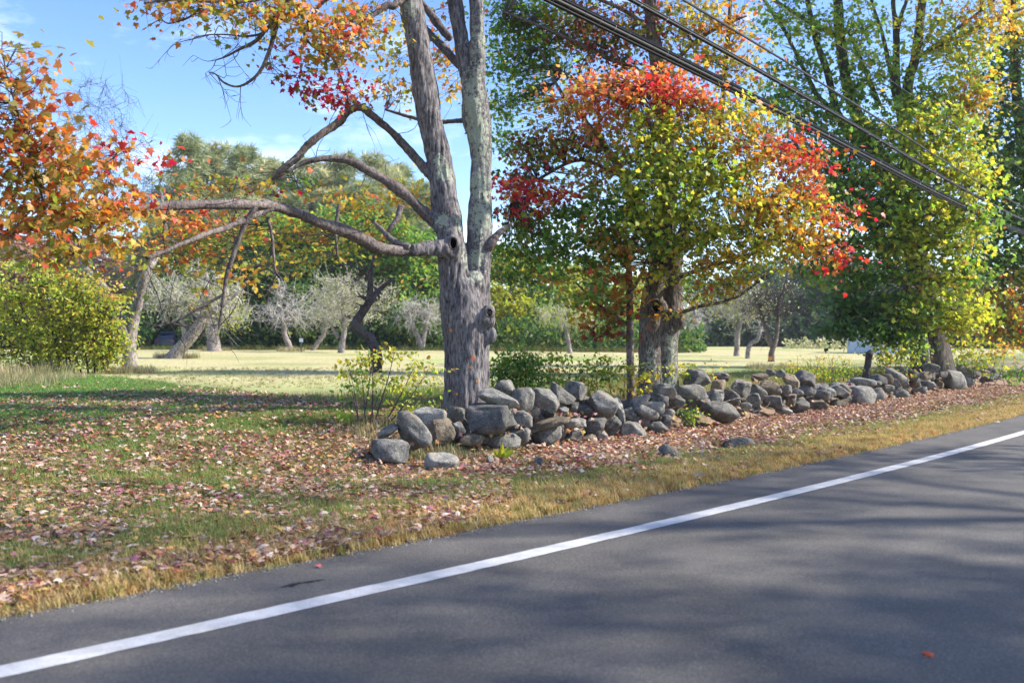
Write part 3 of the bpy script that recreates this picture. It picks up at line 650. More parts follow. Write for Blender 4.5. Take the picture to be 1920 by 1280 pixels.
limbs = {
 'limb_low': [(838,468,13.75,17),(815,466,13.6,14),(770,470,13.4,12.5),(718,467,13.1,12),(688,455,12.9,12.5),(640,431,12.6,11.5),(600,415,12.3,10.5),(550,399,12,10),(510,386,11.6,9.5),(460,381,11.2,9.5),(380,383,10.8,9),(300,388,10.4,8.5),(262,393,10.2,8),(170,413,9.7,5.5),(80,428,9.0,4.6),(0,436,8.3,4),(-120,430,7.4,3)],
 'limb_mid': [(838,430,13.8,15),(812,412,13.75,12.5),(780,385,13.7,11),(740,350,13.6,10),(690,318,13.5,9),(650,301,13.4,8),(612,298,13.3,6.5),(572,305,13.2,4.5),(540,322,13.1,3)],
 'limb_bent': [(822,345,13.8,11),(803,325,13.8,8.5),(760,275,13.8,8),(715,232,13.8,7.5),(678,203,13.8,7),(655,208,13.75,6.5),(632,232,13.7,7.5),(590,263,13.6,7.5),(555,295,13.5,7),(530,318,13.4,6.5),(515,335,13.4,5)],
 'limb_stub': [(908,470,14.0,11),(922,455,13.95,8.5),(934,438,13.95,6),(947,428,13.95,4),(960,419,13.95,2)],
 'limb_dead': [(868,226,14.2,5),(840,229,14.3,4),(805,228,14.35,3.6),(775,222,14.4,3.2),(750,215,14.4,3),(722,206,14.4,2.2)],
 'limb_drop': [(512,388,11.6,6.5),(470,404,11.3,6),(430,423,11,5.5),(390,438,10.7,5),(350,455,10.4,4.6),(310,472,10.1,4.2),(275,484,9.9,4)],
 'limb_hang': [(478,386,11.2,5),(462,410,11.2,5),(445,448,11.2,5),(432,490,11.2,4.6),(425,520,11.2,4.2),(420,565,11.2,3.6),(414,600,11.2,2.6),(410,618,11.2,1.6)],
 'limb_hang_fork': [(421,552,11.2,3),(395,565,11.15,2.6),(365,582,11.1,2.4),(338,598,11.1,2),(310,608,11.1,1.5)],
 'limb_low_fork': [(770,462,13.3,7),(735,450,13.4,6),(715,430,13.5,4.5),(700,415,13.6,2.5)],
 'limb_mid_fork': [(752,388,13.6,6),(745,408,13.55,5.5),(733,425,13.5,5),(724,440,13.5,4)],
 'limb_mid_drop': [(634,384,13.3,3.6),(633,410,13.3,3.4),(629,440,13.3,3),(632,484,13.3,1.8)],
 'limb_twig_drop': [(503,408,11.7,3.2),(510,440,11.7,3),(512,475,11.7,2.6),(516,505,11.7,1.6),(524,518,11.7,1)],
 'limb_cross': [(880,140,14.15,9),(850,112,14.2,8),(825,85,14.3,7.5),(802,60,14.4,6),(790,40,14.5,4)],
 'limb_up': [(845,75,14.3,7.5),(825,50,14.35,7),(805,25,14.4,6.5),(783,0,14.4,6),(750,-40,14.4,4)],
 'limb_top_left': [(775,-60,13.8,11),(745,8,13.5,7),(725,12,13.4,6),(700,28,13.3,4.5),(672,50,13.2,3.8),(650,73,13.1,2.6)],
 'limb_over': [(748,-150,13.6,14),(660,-90,13,11),(560,-40,12.4,9),(480,-5,12,8),(400,2,11.6,6),(330,-2,11.2,4),(270,6,11,2)],
 'limb_over_hang': [(560,-30,12.4,6),(530,20,12.4,4.4),(515,60,12.4,4.2),(505,95,12.4,3.6),(490,130,12.4,3),(470,152,12.4,2.4),(445,163,12.4,2.2),(420,155,12.4,1.8),(405,140,12.4,1.3),(392,136,12.4,.8)],
 'limb_over_twig': [(530,15,12.4,4),(500,55,12.4,3.2),(480,76,12.4,3),(450,92,12.4,2.4),(425,106,12.4,1.8),(405,113,12.4,1.2)],
 'limb_over_twig_thin': [(515,30,12.4,2.4),(495,60,12.4,2),(460,68,12.4,1.8),(420,65,12.4,1.5),(385,66,12.4,1.2),(355,75,12.4,.8)],
 'limb_over_tip': [(380,10,11.6,2.6),(355,32,11.6,2),(318,44,11.6,1.5),(300,38,11.6,1.2),(282,46,11.6,.8)],
 'limb_spray_red': [(640,-20,12.8,4),(600,10,12.8,3.2),(570,60,12.8,2.6),(590,90,12.8,2.2),(625,110,12.8,2),(645,160,12.9,1.6),(655,195,13,1.2)],
 'limb_near_up': [(90,426,7.4,3.5),(75,360,7,3),(55,280,6.6,2.6),(30,200,6.3,2),(10,130,6.1,1.4)],
 'limb_near_drop': [(110,424,7.6,3),(140,440,7.6,2.6),(148,465,7.6,2.4),(110,490,7.6,2),(60,505,7.6,1.2)],
 'limb_near_side': [(220,400,8.4,3),(190,350,8,2.6),(205,310,7.8,2),(228,275,7.6,1.4)],
}
srcA = []
for nme, lst in limbs.items():
    if nme.startswith('limb_near'): lst = [(u, v, d*1.22, r*.8) for u, v, d, r in lst]
    mb = MB(); p, r = px_path(lst, 9); jit = np.stack([vnoise(p*3.1+9, 71+i_)-.5 for i_ in range(3)], 1)*np.minimum(r*1.1, .05)[:, None]; kn = .80+.40*vnoise(p*5.3, 75)+.35*np.maximum(0, vnoise(p*2.3, 76)-.72); tube(mb, p+jit, r*kn, 12, wob=.22); obj('limb', mb.mesh('limb', True), M['limb'], A); srcA.append(p[::2])
tw = MB()
for i, (lo_, L_) in enumerate([('limb_bent', .5), ('limb_mid', .45), ('limb_hang', .5), ('limb_drop', .5), ('limb_low', .35), ('limb_over_hang', .3), ('limb_over_twig', .3), ('limb_over_twig_thin', .3), ('limb_hang_fork', .35), ('limb_twig_drop', .3), ('limb_top_left', .4)]):
    p, r_ = px_path(limbs[lo_], 4)
    for k in range(9):
        a = p[RNG.integers(len(p)//4, len(p))]; dv_ = RNG.normal(size=3); dv_[1] *= .5; dv_ /= np.linalg.norm(dv_); L = L_*RNG.uniform(.5, 1.6); b1 = a+dv_*L*.5+RNG.normal(size=3)*.06; b2 = a+dv_*L+RNG.normal(size=3)*.12
        q_, rr_ = catmull([a, b1, b2], [.007, .005, .002], 3); tube(tw, q_, rr_, 3, cap=False)
        for j in range(3):
            c = q_[RNG.integers(2, len(q_))]; e = c+(dv_*.5+RNG.normal(size=3)*.6)*L*.45; q2, r2_ = catmull([c, (c+e)/2+RNG.normal(size=3)*.03, e], [.004, .003, .0015], 2); tube(tw, q2, r2_, 3, cap=False)
obj('dead_twigs', tw.mesh('dead_twigs'), M['twig'], A)['kind'] = 'stuff'
srcA.append(st1[0][25:]); srcA.append(f1[0][8:]); srcA.append(f2[0][8:]); srcA = np.concatenate(srcA)
clA = [  # u v ru rv n palette depth
 (292,10,34,24,60,'rust',11.2),(345,14,40,22,80,'orange',11.4),(400,18,44,26,110,'olive',11.6),(455,28,46,28,130,'olive',12),(508,20,40,30,120,'olive',12.2),(560,22,44,36,140,'orange',12.4),
 (600,52,40,40,150,'orange',12.8),(632,72,30,36,120,'coral',12.9),(612,112,26,28,90,'olive',12.9),(646,96,22,26,80,'orange',13),(650,150,18,30,70,'crimson',13),(660,184,26,16,70,'crimson',13.2),
 (535,130,22,16,40,'crimson',12.8),(562,150,26,16,60,'crimson',12.8),(592,168,26,14,60,'crimson',12.9),(625,190,26,14,60,'crimson',13),(556,84,18,14,26,'rust',12.8),(590,120,20,16,34,'olive',12.8),
 (668,26,34,26,80,'olive',13.2),(706,46,26,24,60,'gold',13.2),(700,90,26,22,46,'olive',13.4),(738,108,26,24,50,'gold',14.5),(745,160,28,20,60,'olive',14.5),(722,182,20,12,30,'olive',14.5),(690,8,50,16,80,'orange',13.4),
 (822,110,26,50,110,'rust',14.9),(842,170,20,24,50,'gold',14.9),(760,60,20,40,40,'olive',14.8),(845,30,20,30,40,'darkred',14.8),
 (370,345,40,22,70,'rust',11),(430,350,36,20,60,'olive',11),(480,335,28,18,40,'rust',11.4),(335,365,40,20,80,'olive',10),(565,345,34,22,80,'green',13),(495,362,22,14,46,'crimson',12),(600,365,30,22,60,'olive',13.3),
 (640,370,34,28,80,'gold',14.5),(690,385,36,28,90,'gold',14.5),(735,375,30,24,60,'olive',14.6),(765,350,26,26,60,'gold',14.8),(790,390,20,20,40,'orange',14.8),(700,430,34,22,60,'olive',14.5),
 (312,410,34,24,110,'orange',9.8),(360,415,34,24,90,'coral',10.2),(400,432,36,22,90,'orange',10.6),(350,450,34,24,80,'rust',10.3),(445,440,30,26,70,'gold',11.2),(480,430,26,24,60,'olive',11.4),
 (530,440,38,30,110,'gold',12.2),(580,445,36,30,100,'gold',12.6),(560,490,34,18,60,'gold',12.6),(610,480,30,24,60,'olive',12.8),(650,460,28,26,60,'olive',13),(490,490,34,22,60,'gold',11.6),(400,480,30,24,60,'olive',11.2),
 (450,500,26,26,50,'gold',11.2),(330,490,34,24,70,'orange',10),(285,500,30,26,60,'olive',9.8),(390,540,30,24,40,'olive',11.2),(445,545,22,18,28,'gold',11.2),(280,455,34,24,80,'olive',9.4),
 (14,80,26,40,70,'rust',6.1),(30,150,40,44,130,'orange',6.2),(22,215,40,40,110,'rust',6.3),(65,235,44,34,120,'orange',6.5),(40,285,52,36,130,'orange',6.6),(100,275,36,28,90,'orange',6.7),(75,330,56,34,150,'olive',6.9),(140,320,40,30,110,'orange',7.1),
 (115,372,52,30,140,'orange',7.2),(185,345,40,32,110,'orange',7.6),(225,300,28,26,60,'red',7.7),(245,268,18,16,26,'crimson',7.7),(205,385,44,28,120,'orange',7.9),(165,400,44,26,120,'gold',7.8),(238,395,30,24,70,'coral',8.3),(90,415,52,26,120,'olive',7.3),
 (35,395,44,30,110,'orange',6.9),(25,440,40,24,80,'rust',6.8),(120,450,44,22,80,'olive',7.6),(195,440,40,26,90,'orange',8),(246,450,26,26,60,'gold',8.4),(150,478,44,18,60,'olive',7.7),(60,475,48,18,50,'olive',7.5),(15,340,40,34,100,'olive',6.6),
 # above the frame
 (720,-90,90,60,150,'orange',13.5),(560,-100,90,60,150,'orange',12.6),(420,-90,80,50,130,'orange',11.8),(640,-220,120,90,250,'orange',13.2),(800,-220,120,100,300,'gold',14),(920,-260,120,100,300,'gold',14.3),(760,-400,160,110,420,'orange',13.8),(900,-440,130,100,300,'olive',14.2),(-110,330,90,110,200,'orange',6.2),(-80,180,60,80,110,'orange',6.0)]
clA = [(u, v, ru, rv, n*(.70 if d < 8.6 else (.30 if 330 < v and 250 < u < 345 else .52 if 300 < v and u > 250 else .8)), ('leftleaf' if d < 8.6 and pal == 'orange' else pal), d*(1.22 if d < 8.6 else 1)+(1.5 if v > 325 and 250 < u < 800 and d > 8.6 else 0)) for (u, v, ru, rv, n, pal, d) in clA]
clA = [(u, v, ru, rv, n*(.62 if pal == 'crimson' else .85 if d < 10.6 or v < 60 else 1.), pal, d) for (u, v, ru, rv, n, pal, d) in clA]
crown(A, clA, srcA, .084, 201, 'maple', parts=300, dens=2.1, twig_r=.004, lim=1.7)
# a few leaves caught on the bark
stuck = [(743,10,'coral',1),(0,0,'',0)]
items = [((P(u, v, 13.40)+np.array([0, 0, 0])), (RNG.normal(), .1, RNG.normal()), (.2, -1, .25), RNG.uniform(.04, .07), pal, 0) for u, v, pal in [(888,674,'coral'),(883,690,'orange'),(893,713,'orange'),(849,691,'rust'),(845,617,'rust'),(856,737,'rust')]]
leaf_objects(A, items)

# ------------------------------------------------------------------ the hollow maple with the red and lime crown
dB = 16.8
Bt = empty('maple_tree', base_at(1235, dB), 'hollow-trunked maple with red, orange and lime leaves rising behind the wall', 'tree')
def pb(lst, d=dB): return px_path([(u, v, d, r) for u, v, r in lst])
tb = [pb([(1218,800,36),(1220,755,29),(1221,700,24.5),(1221,640,23),(1222,590,23),(1228,540,21),(1238,500,20),(1245,460,18)], 16.75),
      pb([(1256,800,32),(1252,750,25),(1250,700,22),(1250,640,22),(1256,600,24),(1260,565,20),(1260,520,19),(1262,480,18),(1262,440,16)], 16.8),
      pb([(1245,500,24),(1244,440,22),(1248,380,20),(1252,300,18),(1246,220,16),(1236,150,15),(1224,60,13),(1214,-40,12),(1206,-180,9),(1200,-340,5)], 16.95),
      pb([(1262,500,14),(1280,440,12),(1306,370,9),(1335,290,7.5),(1352,210,6),(1362,110,5),(1370,0,4),(1380,-120,3)], 16.7),
      pb([(1235,490,13),(1212,430,10),(1180,360,8),(1145,290,6.5),(1100,230,5),(1050,170,4),(1010,90,3)], 16.9)]
bl = [(P(1270, 602, 16.62), .15, (1, .9, 1.1)), (P(1238, 575, 16.58), .13, (1, .6, 1.2)), (P(1240, 515, 16.8), .24, (1, .8, 1))]
spB = [(P(1262, 640+k*14, 16.45), .30, .62) for k in range(8)]+[(P(1222, 660+k*14, 16.45), .26, .45) for k in range(6)]
fused_trunk('trunk', tb, bl, .024, M['barkB'], Bt, spB, .014, 3., 12.)
hollow(Bt, 1230, 574, 16.315, 7, 11, M['barkC'])
brB = [[(1236,160,16.9,6),(1190,130,16.9,5),(1130,105,16.9,4.4),(1060,70,16.9,3.6),(990,40,16.9,2.6),(940,20,16.9,1.6)],
 [(1250,270,16.9,6),(1190,210,17,5),(1120,170,17.2,4),(1040,130,17.4,3)],
 [(1250,330,16.8,6),(1170,330,16.7,4.5),(1090,300,16.6,3.6),(1020,330,16.5,2.8),(960,370,16.5,1.8)],
 [(1262,470,16.7,6),(1330,440,16.4,5),(1400,420,16.2,4),(1470,400,16,3),(1540,410,15.9,2)],
 [(1310,370,16.6,5),(1390,320,16.3,4),(1460,270,16.1,3),(1530,300,16,2)],
 [(1270,520,16.7,5),(1330,500,16.3,4),(1400,480,16,3.4),(1470,450,15.8,3),(1530,470,15.7,2)],
 [(1265,590,16.7,4),(1310,575,16.4,3.6),(1350,567,16.2,3.4),(1385,555,16,2.6),(1420,530,15.9,2)],
 [(1340,280,16.6,4),(1300,200,16,3.6),(1250,170,15.6,3),(1180,160,15.3,2)],
 [(1236,160,16.9,5),(1290,90,16.8,4),(1350,50,16.6,3),(1400,30,16.4,2)],
 [(1225,60,16.9,5),(1170,20,16.9,4),(1100,-10,16.9,3)]]
srcB = [t[0][::2] for t in tb[2:]]
for l in brB:
    mb = MB(); p, r = px_path(l, 5); tube(mb, p, r, 8, wob=.12); obj('limb', mb.mesh('limb', True), M['limb'], Bt); srcB.append(p[::2])
srcB = np.concatenate(srcB)
clB = [(950,40,46,50,300,'green',17.6),(1010,30,50,46,300,'green',17.6),(960,120,46,44,240,'green',17.8),(1020,110,44,40,240,'green',17.6),(990,185,40,34,150,'green',17.8),(940,200,30,40,110,'green',18),(1060,60,40,50,220,'olive',17.4),
 (1100,30,40,40,200,'darkred',17),(1110,95,44,44,240,'darkred',17),(1160,50,44,50,260,'olive',17),(1160,110,40,40,200,'darkred',16.9),(1220,40,40,50,220,'darkred',17),(1270,60,44,60,260,'olive',16.8),(1320,40,44,50,240,'gold',16.6),(1330,110,44,44,220,'olive',16.5),(1385,60,40,50,200,'orange',16.4),(1390,130,40,40,160,'olive',16.3),
 (1085,160,34,26,150,'coral',15.4),(1110,190,38,28,180,'coral',15.3),(1150,150,36,24,160,'coral',15.3),(1180,185,40,30,220,'coral',15.1),(1220,160,36,28,180,'red',15.2),(1240,190,36,32,200,'red',15.1),(1275,175,36,34,200,'coral',15.2),(1310,190,34,36,180,'coral',15.3),(1260,140,40,24,140,'coral',15.6),(1130,230,36,26,140,'coral',15.4),
 (1060,200,34,34,120,'rust',16),(1080,255,36,30,150,'darkred',16),(1130,275,38,30,160,'darkred',15.9),(1040,270,34,34,120,'olive',16.4),(990,270,30,30,100,'darkred',16.6),(1160,235,34,26,130,'orange',15.5),
 (975,330,36,24,130,'darkred',16.4),(960,360,32,26,150,'crimson',16),(1005,355,40,26,190,'crimson',15.8),(1045,370,34,24,140,'red',15.8),(1010,400,36,20,110,'crimson',16),(950,400,26,18,60,'darkred',16.2),(1020,300,34,26,90,'green',16.8),(950,270,24,40,90,'green',17.4),
 (1200,230,38,30,190,'lime',15.1),(1245,250,40,34,240,'lime',15),(1290,240,36,34,200,'gold',15.1),(1215,290,40,34,240,'lime',15),(1265,305,42,34,260,'lime',14.9),(1160,300,38,32,190,'olive',15.4),(1190,345,42,32,240,'lime',15.1),(1245,360,44,32,260,'lime',14.9),(1305,330,42,36,240,'lime',15),(1300,285,40,30,170,'lime',15),
 (1110,330,38,30,180,'olive',15.7),(1120,380,42,30,220,'green',15.6),(1075,410,42,30,210,'green',15.8),(1160,400,42,32,240,'green',15.3),(1215,410,42,32,250,'lime',15.1),(1270,410,42,34,240,'lime',15),(1325,390,40,32,220,'lime',15),(1030,445,44,30,220,'green',16),(980,440,40,30,200,'green',16.3),(945,470,26,34,140,'green',16.6),(1000,485,46,26,200,'green',16.3),(1060,475,44,28,200,'green',16),(1110,450,42,30,200,'green',15.7),(1170,455,40,28,170,'olive',15.4),(1100,500,40,22,110,'green',16),(960,520,36,20,90,'dgreen',16.6),(1040,515,36,16,60,'olive',16.2),
 (1250,455,38,24,120,'green',15.4),(1290,460,36,26,130,'lime',15.2),(1340,440,36,30,170,'lime',15),(1360,340,36,34,190,'lime',15),(1345,280,34,34,170,'olive',15.1),(1345,220,32,34,150,'lime',15.3),(1385,200,34,34,150,'gold',15.5),(1390,260,36,34,180,'gold',15.2),(1430,230,34,30,140,'olive',15.5),
 (1405,320,38,34,200,'gold',15),(1445,290,36,32,180,'coral',15.2),(1490,270,34,24,120,'red',15.3),(1530,300,28,22,100,'red',15.3),(1480,320,36,30,160,'coral',15.2),(1400,380,38,30,200,'gold',14.9),(1450,370,38,32,200,'gold',15),(1500,350,32,26,130,'coral',15.2),(1440,420,38,28,180,'gold',15),(1390,430,36,28,170,'lime',15),(1490,400,34,28,150,'gold',15.2),
 (1530,380,28,26,90,'lime',15.4),(1550,410,34,18,110,'red',15.5),(1600,393,22,12,36,'red',15.6),(1510,440,36,24,130,'gold',15.3),(1555,450,26,22,80,'coral',15.4),(1560,485,24,20,80,'red',15.4),(1530,470,30,16,70,'gold',15.4),(1470,455,36,22,120,'gold',15.2),(1420,465,34,22,120,'lime',15.1),(1370,480,36,22,130,'gold',15.1),(1330,495,30,22,100,'gold',15.2),(1480,490,30,14,50,'gold',15.3),(1400,505,32,16,60,'lime',15.2),(1345,540,32,22,80,'olive',15.6),(1375,530,26,20,60,'gold',15.6),(1300,520,24,22,60,'lime',15.4),(1310,560,20,20,36,'olive',15.8),
 (1238,590,14,16,22,'gold',15.9),(1225,505,28,18,60,'olive',15.6),(1245,525,20,14,34,'lime',15.6),(1268,590,12,10,10,'orange',15.9),
 (1160,-60,110,60,350,'olive',17),(1300,-70,110,60,350,'orange',16.8),(1020,-60,100,60,300,'green',17.4),(1220,-220,160,110,500,'gold',17),(1210,-360,120,80,260,'orange',17)]
clB = [(u, v, ru, rv, n*(1.7 if u < 1070 and v < 310 else .9 if pal in ('red', 'coral', 'crimson') else 1.), {'crimson': 'red'}.get(pal, pal), d) for (u, v, ru, rv, n, pal, d) in clB]
crown(Bt, clB, srcB, .090, 202, 'maple', parts=300, dens=1.45, twig_r=.005, lim=3.)

# the slim maple sapling in front of it
dE = 16.2
E_ = empty('maple_sapling', base_at(1181, dE), 'slim straight maple sapling with rusty green leaves beside the hollow trunk', 'tree')
mb = MB(); pE, rE = px_path([(1184,765,dE,9),(1183,720,dE,7.5),(1181,640,dE,7),(1181,560,dE,6.5),(1179,500,dE,5.5),(1170,470,dE,4.5),(1150,430,dE,3.5),(1135,380,dE,2.5)]); tube(mb, pE, rE, 12, wob=.08); obj('trunk', mb.mesh('trunk', True), M['limb'], E_)
srcE = [pE]
for l in [[(1180,550,dE,4),(1200,520,dE,3),(1215,480,dE,2)],[(1180,610,dE,4),(1140,585,dE-.1,3),(1110,560,dE-.2,2.4),(1080,530,dE-.3,1.6)],[(1178,505,dE,3),(1140,470,dE,2.4),(1100,450,dE,1.6)],[(1181,640,dE,3),(1155,610,dE-.1,2.2),(1130,590,dE-.1,1.5)],[(1180,500,dE,3),(1190,450,dE,2),(1205,400,dE,1.4)]]:
    mb = MB(); p, r = px_path(l); tube(mb, p, r, 6); obj('limb', mb.mesh('limb', True), M['limb'], E_); srcE.append(p)
clE = [(1145,545,30,22,80,'rust',16),(1165,520,28,16,60,'rust',16),(1120,590,30,16,50,'rust',15.9),(1140,620,30,18,70,'darkred',15.9),(1095,600,26,14,36,'olive',15.8),(1110,560,24,16,40,'green',15.8),(1080,540,24,16,36,'olive',15.8),(1150,480,36,22,90,'olive',16),(1185,470,30,26,90,'green',15.9),(1200,430,34,28,110,'green',15.8),(1130,440,36,26,100,'olive',15.9),(1165,585,18,20,40,'darkred',16),(1175,560,18,16,36,'rust',15.9)]
crown(E_, clE, np.concatenate(srcE), .11, 203, 'maple', dens=1.5, twig_r=.004)

# ------------------------------------------------------------------ the many-stemmed tree at the far end of the wall
dC = 29.5
C_ = empty('maple_tree', base_at(1748, dC), 'large many-stemmed yellow-green tree with a fluted trunk at the far wall', 'tree')
def pc(lst, d=dC): return px_path([(u, v, d, r) for u, v, r in lst], 5)
tc_ = [pc([(1752,735,48),(1750,705,42),(1746,670,37),(1739,620,31),(1730,570,26),(1722,500,22),(1708,440,20),(1686,390,18),(1650,300,15),(1613,230,12.5),(1590,170,10.5),(1575,70,9.5),(1571,0,9),(1566,-120,7),(1560,-300,4)]),
 pc([(1720,500,14),(1710,430,13),(1702,350,12),(1697,250,10),(1704,152,9.5),(1716,110,9),(1726,28,8.5),(1733,-40,8),(1745,-200,5)]),
 pc([(1640,285,10),(1600,250,8),(1571,214,7.5),(1551,135,7),(1532,82,6),(1518,22,5.5),(1505,-60,4)]),
 pc([(1620,255,7),(1570,215,6),(1537,185,5.5),(1520,157,5),(1501,118,4.6),(1470,56,4),(1445,20,3.4),(1420,-20,3)]),
 pc([(1697,260,8),(1684,190,7),(1681,112,6.5),(1680,56,6),(1676,20,4.5),(1674,-20,4)]), pc([(1681,70,5),(1690,30,4.5),(1700,0,4),(1708,-60,3)]),
 pc([(1690,230,6),(1675,170,5),(1670,135,4.6),(1656,70,4),(1636,8,3.4),(1620,-50,2.6)]), pc([(1650,200,5),(1625,140,4.4),(1605,90,4),(1588,56,3)])]
sp_ = [px_path([(1742,660,dC-.3,13),(1732,700,dC-.45,11),(1724,740,dC-.5,8)]), px_path([(1754,650,dC-.3,13),(1768,695,dC-.35,12),(1780,735,dC-.4,8)])]
fused_trunk('trunk', tc_+sp_, [], .045, M['barkC'], C_, [], .022, 1.6, 6.)
srcC = [t[0][::2] for t in tc_]
for l in [[(1736,575,dC,10),(1700,535,dC-.4,9),(1672,505,dC-.6,8.5),(1655,470,dC-.8,8),(1638,430,dC-1,7.5),(1612,400,dC-1,6.5),(1585,370,dC-1,5),(1560,320,dC-1,3)],
 [(1690,528,dC-.4,6),(1640,520,dC-.8,5),(1580,506,dC-1,4),(1530,500,dC-1.2,2.6),(1480,505,dC-1.3,1.6)],[(1700,560,dC-.3,6),(1650,560,dC-1,4),(1600,575,dC-1.4,2.6),(1560,600,dC-1.6,1.6)],
 [(1712,112,dC,5),(1774,79,dC,4),(1858,42,dC,3.4),(1925,12,dC,2.6)],[(1740,95,dC,4),(1800,50,dC,3.2),(1862,4,dC,2.4)],[(1575,68,dC,5),(1512,39,dC,4.4),(1450,0,dC,3.4)],
 [(1725,480,dC,7),(1770,420,dC-.5,5.5),(1810,360,dC-.8,4),(1840,300,dC-1,2.6)],[(1730,540,dC,6),(1780,520,dC-.6,4.4),(1830,520,dC-1,3)],[(1700,370,dC,6),(1740,300,dC-.5,4.6),(1790,230,dC-.6,3)],[(1690,390,dC,5),(1640,380,dC+.6,4),(1560,340,dC+.8,3),(1500,330,dC+1,2)]]:
    mb = MB(); p, r = px_path(l); tube(mb, p, r, 8, wob=.1); obj('limb', mb.mesh('limb', True), M['limb'], C_); srcC.append(p[::2])
srcC = np.concatenate(srcC)
clC = [(1470,40,60,50,130,'lime',29),(1540,50,50,50,110,'lime',29),(1620,50,54,54,130,'lime',28.5),(1650,120,50,40,120,'lime',28.5),(1500,130,56,44,130,'green',29),(1750,60,54,54,150,'lime',28.5),(1800,110,54,50,150,'lime',28),(1850,50,54,50,140,'gold',28),(1600,160,44,40,100,'green',28.8),(1460,190,44,40,110,'green',29),(1830,170,40,44,130,'gold',27.8),(1720,190,50,40,150,'green',28.4),(1770,180,44,40,130,'lime',28),
 (1540,220,50,36,150,'green',28.6),(1500,270,44,40,150,'dgreen',28.6),(1570,290,54,44,210,'green',28),(1630,250,54,40,200,'green',27.8),(1690,250,54,44,230,'lime',27.4),(1750,240,50,44,210,'lime',27.2),(1800,250,44,44,180,'lime',27.2),(1640,320,56,44,240,'green',27.4),(1700,320,56,44,260,'lime',27),(1760,320,54,46,260,'yellowgreen',26.8),(1810,320,44,44,190,'lime',26.8),
 (1580,360,54,44,220,'green',27.4),(1530,370,44,50,170,'dgreen',28.6),(1620,400,54,40,230,'green',27.2),(1680,390,56,44,250,'lime',26.8),(1740,390,56,44,260,'lime',26.6),(1790,390,50,44,220,'lime',26.8),(1830,400,36,50,130,'green',27.4),(1560,450,50,40,170,'dgreen',28),(1620,460,54,36,190,'green',27.2),(1690,450,54,40,210,'lime',26.8),(1750,455,54,40,230,'yellowgreen',26.6),(1800,460,46,40,170,'lime',26.9),
 (1500,470,46,30,100,'dgreen',28.4),(1540,510,46,24,110,'green',27.8),(1600,520,54,30,150,'green',27.2),(1660,520,44,30,110,'green',27),(1770,520,50,34,170,'lime',26.6),(1820,510,40,34,120,'green',27),(1700,560,40,30,110,'green',26.8),(1765,570,46,32,130,'lime',26.6),(1600,575,54,26,180,'dgreen',27),(1640,600,54,24,180,'dgreen',26.8),(1690,600,44,30,150,'green',26.6),(1585,618,48,16,150,'dgreen',26.8),(1650,628,48,14,140,'green',26.8),(1690,640,30,16,80,'green',26.6),(1700,590,24,22,50,'lime',26.4),(1790,600,44,28,110,'yellowgreen',26.6),(1820,580,40,30,110,'lime',26.8),
 (1580,-80,130,60,260,'lime',28.8),(1720,-80,120,60,260,'lime',28.5),(1850,-60,100,60,200,'gold',28),(1600,-220,160,90,380,'lime',28.6),(1750,-220,150,90,380,'lime',28.4),(1660,-350,150,70,260,'gold',28.4),(1450,-80,90,60,160,'lime',29)]
clC = [(u, v, ru, rv, n*(1.35 if v < 230 else 1.), {'lime': 'limec' if u < 1690 else 'lime', 'yellowgreen': 'yellowgreen'}.get(pal, pal), d) for (u, v, ru, rv, n, pal, d) in clC]
crown(C_, clC, srcC, .155, 204, 'maple2', dens=2.7, twig_r=.008, lim=4., spread=.5)
# slender pale stem against its trunk
vs_ = empty('bare_stem', base_at(1740, dC-1.2), 'slender bare pale stem rising against the fluted trunk of the far tree', 'sapling')
mb = MB(); p, r = px_path([(1742,708,dC-1,5),(1737,650,dC-1,4.6),(1731,600,dC-1,4),(1727,540,dC-1,3.6),(1730,490,dC-1,3.2),(1722,440,dC-1,2.4)]); tube(mb, p, r, 8, wob=.1); obj('stem', mb.mesh('stem', True), M['apple'], vs_)
mb = MB(); p, r = px_path([(1727,545,dC-1,2.6),(1736,500,dC-1,2.2),(1739,460,dC-1,1.6)]); tube(mb, p, r, 6); obj('branch', mb.mesh('branch', True), M['apple'], vs_)

# the dark tree on the picture's edge
dD = 37.
D_ = empty('maple_tree', base_at(1945, dD), 'dark green shaded tree cut by the edge beyond the yellow-green one', 'tree')
tD = [px_path([(1946,720,dD,22),(1944,600,dD,18),(1935,480,dD,15),(1925,330,dD,12),(1908,200,dD,9),(1900,60,dD,7),(1895,-100,dD,5)]), px_path([(1936,480,dD,9),(1900,400,dD,7),(1870,340,dD,5),(1850,250,dD,3)]), px_path([(1925,330,dD,7),(1960,220,dD,6),(1980,100,dD,4)])]
mb = MB()
for p, r in tD: tube(mb, p, r, 10, wob=.08)
obj('trunk', mb.mesh('trunk', True), M['pinebark'], D_)
clD = [(1900,100,50,60,170,'dgreen',37),(1860,170,40,50,110,'dgreen',37),(1900,220,56,54,220,'dgreen',36.6),(1860,260,46,50,150,'dgreen',37),(1900,320,56,50,230,'dgreen',36.4),(1850,340,46,46,140,'dgreen',37),(1890,400,60,46,240,'dgreen',36.2),(1850,430,44,44,140,'dgreen',36.6),(1900,480,60,44,240,'dgreen',36),(1850,510,44,40,140,'dgreen',36.4),(1900,550,60,40,220,'olive',35.6),(1860,590,50,34,160,'olive',35.6),(1905,620,50,30,160,'olive',35.4),(1960,150,70,90,260,'dgreen',37),(1970,330,80,90,300,'dgreen',37),(1980,500,80,90,300,'dgreen',37),(1900,30,60,50,140,'gold',36),(1900,-90,120,80,300,'dgreen',37)]
crown(D_, clD, np.concatenate([t[0][::2] for t in tD]), .21, 205, 'maple2', dens=3.2, twig_r=.01, lim=5., spread=.6)

